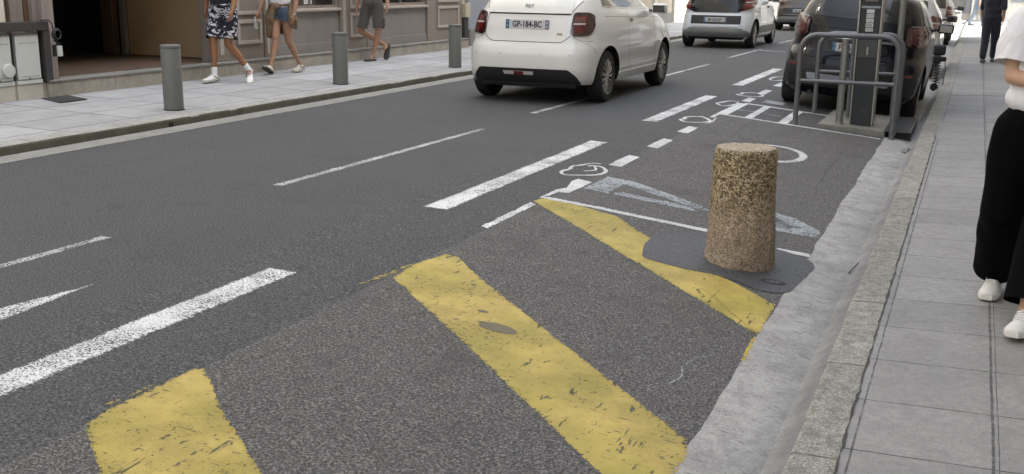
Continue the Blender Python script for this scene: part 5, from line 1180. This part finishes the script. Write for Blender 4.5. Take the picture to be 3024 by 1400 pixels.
# 4 person in white top and black wide trousers, near right
def person_right():
    gz = G(.3); L0 = V((.32, 5.70, gz)); f = V((-.05, -1, 0)).normalized(); r = f.cross(V((0, 0, 1)))
    pel = V((.04, .02, .97)); J = dict(pelvis=pel, neck=pel + V((0, -.02, .53)), head=pel + V((0, -.04, .68)))
    J['hipR'] = pel + r * .09 - V((0, 0, .05)); J['hipL'] = pel - r * .09 - V((0, 0, .05))
    J['kneeR'] = V((-.075, .10, .50)); J['ankR'] = V((-.09, .40, .10)); J['kneeL'] = V((.09, -.08, .51)); J['ankL'] = V((.045, -.27, .10)); J['toeR'] = V((-.12, -1, 0)); J['toeL'] = V((-.25, -1, 0))
    J['shR'] = J['neck'] + r * .17 - V((0, 0, .08)); J['shL'] = J['neck'] - r * .17 - V((0, 0, .08))
    J['elR'] = J['shR'] + V((.0, -.06, -.235)); J['wrR'] = J['elR'] + V((.20, -.15, -.02)); J['elL'] = J['shL'] + V((.05, .02, -.27)); J['wrL'] = J['elL'] + V((-.16, -.16, .04))
    J['handR'] = V((.8, -.4, .25)); J['palmR'] = V((.2, .9, .3)); J['handL'] = V((-.85, -.3, .2)); J['palmL'] = V((0, .9, .2))
    t, f, r, Mx = person('person', L0, 'person in loose white top, wide black trousers and white trainers on the near pavement', f, 1.78, J, M['skin_pale'], M['hair_dark'], 1.0, voxel=.008)
    # loose top
    sp = J['neck'] - pel; segs = [([J['shL'] - V((.02, 0, -.02)), J['shL'].lerp(J['elL'], .8)], [.075, .105])]
    cloth('loose_top', t, segs, [(pel + V((0, 0, .11)), (.200, .165, .10), Mx), (pel + sp * .42, (.195, .16, .17), Mx), (pel + sp * .65, (.19, .15, .18), Mx), (pel + sp * .86, (.19, .11, .09), Mx)], M['tee_white'], .009, .009, 9, 5)
    cloth('sleeve', t, [([J['shR'] + V((.03, 0, .03)), J['shR'].lerp(J['elR'], .45), J['shR'].lerp(J['elR'], 1.15)], [.072, .090, .108])], [], M['tee_white'], .008, .010, 12, 4, cuts=[(J['shR'].lerp(J['elR'], .74), ((J['elR'] - J['shR']).normalized() + V((-.18, 0, 0))).normalized(), .6)])
    segs = []; cuts = []
    for S_, s in (('R', 1), ('L', -1)):
        hp, kn, an = J['hip' + S_], J['knee' + S_], J['ank' + S_]; e = an - (kn - an).normalized() * .01
        segs.append(([hp + r * s * .02, hp.lerp(kn, .35) + r * s * .025, kn + r * s * .02, kn.lerp(an, .5) - f * .02, e - f * .01], [.118, .128, .116, .114, .112])); cuts.append((an + (kn - an).normalized() * .03, (an - kn).normalized(), .20))
    cloth('trousers', t, segs, [(pel + V((0, 0, .01)), (.185, .148, .12), Mx)], M['trouser_black'], .011, .012, 5, cuts=cuts)
    for S_, p in (('R', -.02), ('L', .06)): shoe(t, J['ank' + S_] + f * .03, J['toe' + S_], p, 'shoe_white', 'shoe_white', .30)
person_right()
# 5 dark-clothed person further up, 6 distant walker in the sun
def walker(L0, f, label, top, legs, shoe_m, hair_m, sk, st=.3, bag=False, b=1.0, vx=.016):
    f = V(f).normalized(); r = f.cross(V((0, 0, 1))); pel = V((0, 0, .96)); J = dict(pelvis=pel, neck=pel + V((0, 0, .53)), head=pel + V((0, 0, .68)))
    for S_, s in (('R', 1), ('L', -1)):
        J['hip' + S_] = pel + r * s * .09 - V((0, 0, .04)); an = r * s * .07 + f * (st * s) + V((0, 0, .10)); J['ank' + S_] = an; J['knee' + S_] = (J['hip' + S_] + an) / 2 + f * .05
        J['toe' + S_] = f; J['sh' + S_] = J['neck'] + r * s * .185 - V((0, 0, .07)); J['el' + S_] = J['sh' + S_] + r * s * .04 - f * (.09 * s) - V((0, 0, .27)); J['wr' + S_] = J['el' + S_] - f * (.03 * s) + f * .06 - V((0, 0, .22))
    t, f, r, Mx = person('person', L0, label, f, 1.78, J, M[sk], M[hair_m], b, voxel=vx)
    torso_shirt(t, J, Mx, 1.05 * b, M[top], .95, -.02, .016, 1.05, 'jumper', .06)
    segs = [([J['hip' + S_], J['knee' + S_], J['ank' + S_] + V((0, 0, .04))], [.112, .085, .068]) for S_ in 'RL']; cloth('trousers', t, segs, [(pel, (.18, .13, .12), Mx)], M[legs], .014, .008)
    for S_ in 'RL': shoe(t, J['ank' + S_], f, 0, shoe_m, 'sole_dark', .29)
    return t, J, f, r
t5, J5, f5, r5 = walker(V((.30, 25.2, G(.3))), (.15, 1, 0), 'person in dark navy clothes farther up the pavement, behind the person in the white top', 'tee_dark', 'trouser_navy', 'shoe_grey', 'hair_dark', 'skin_mid', .22)
walker(V((-.02, 49.0, -.12)), (.8, .4, 0), 'distant walker in pale blue standing in the sunlit far crossing', 'denim_l', 'denim_l', 'shoe_grey', 'hair_dark', 'skin_mid', .25)
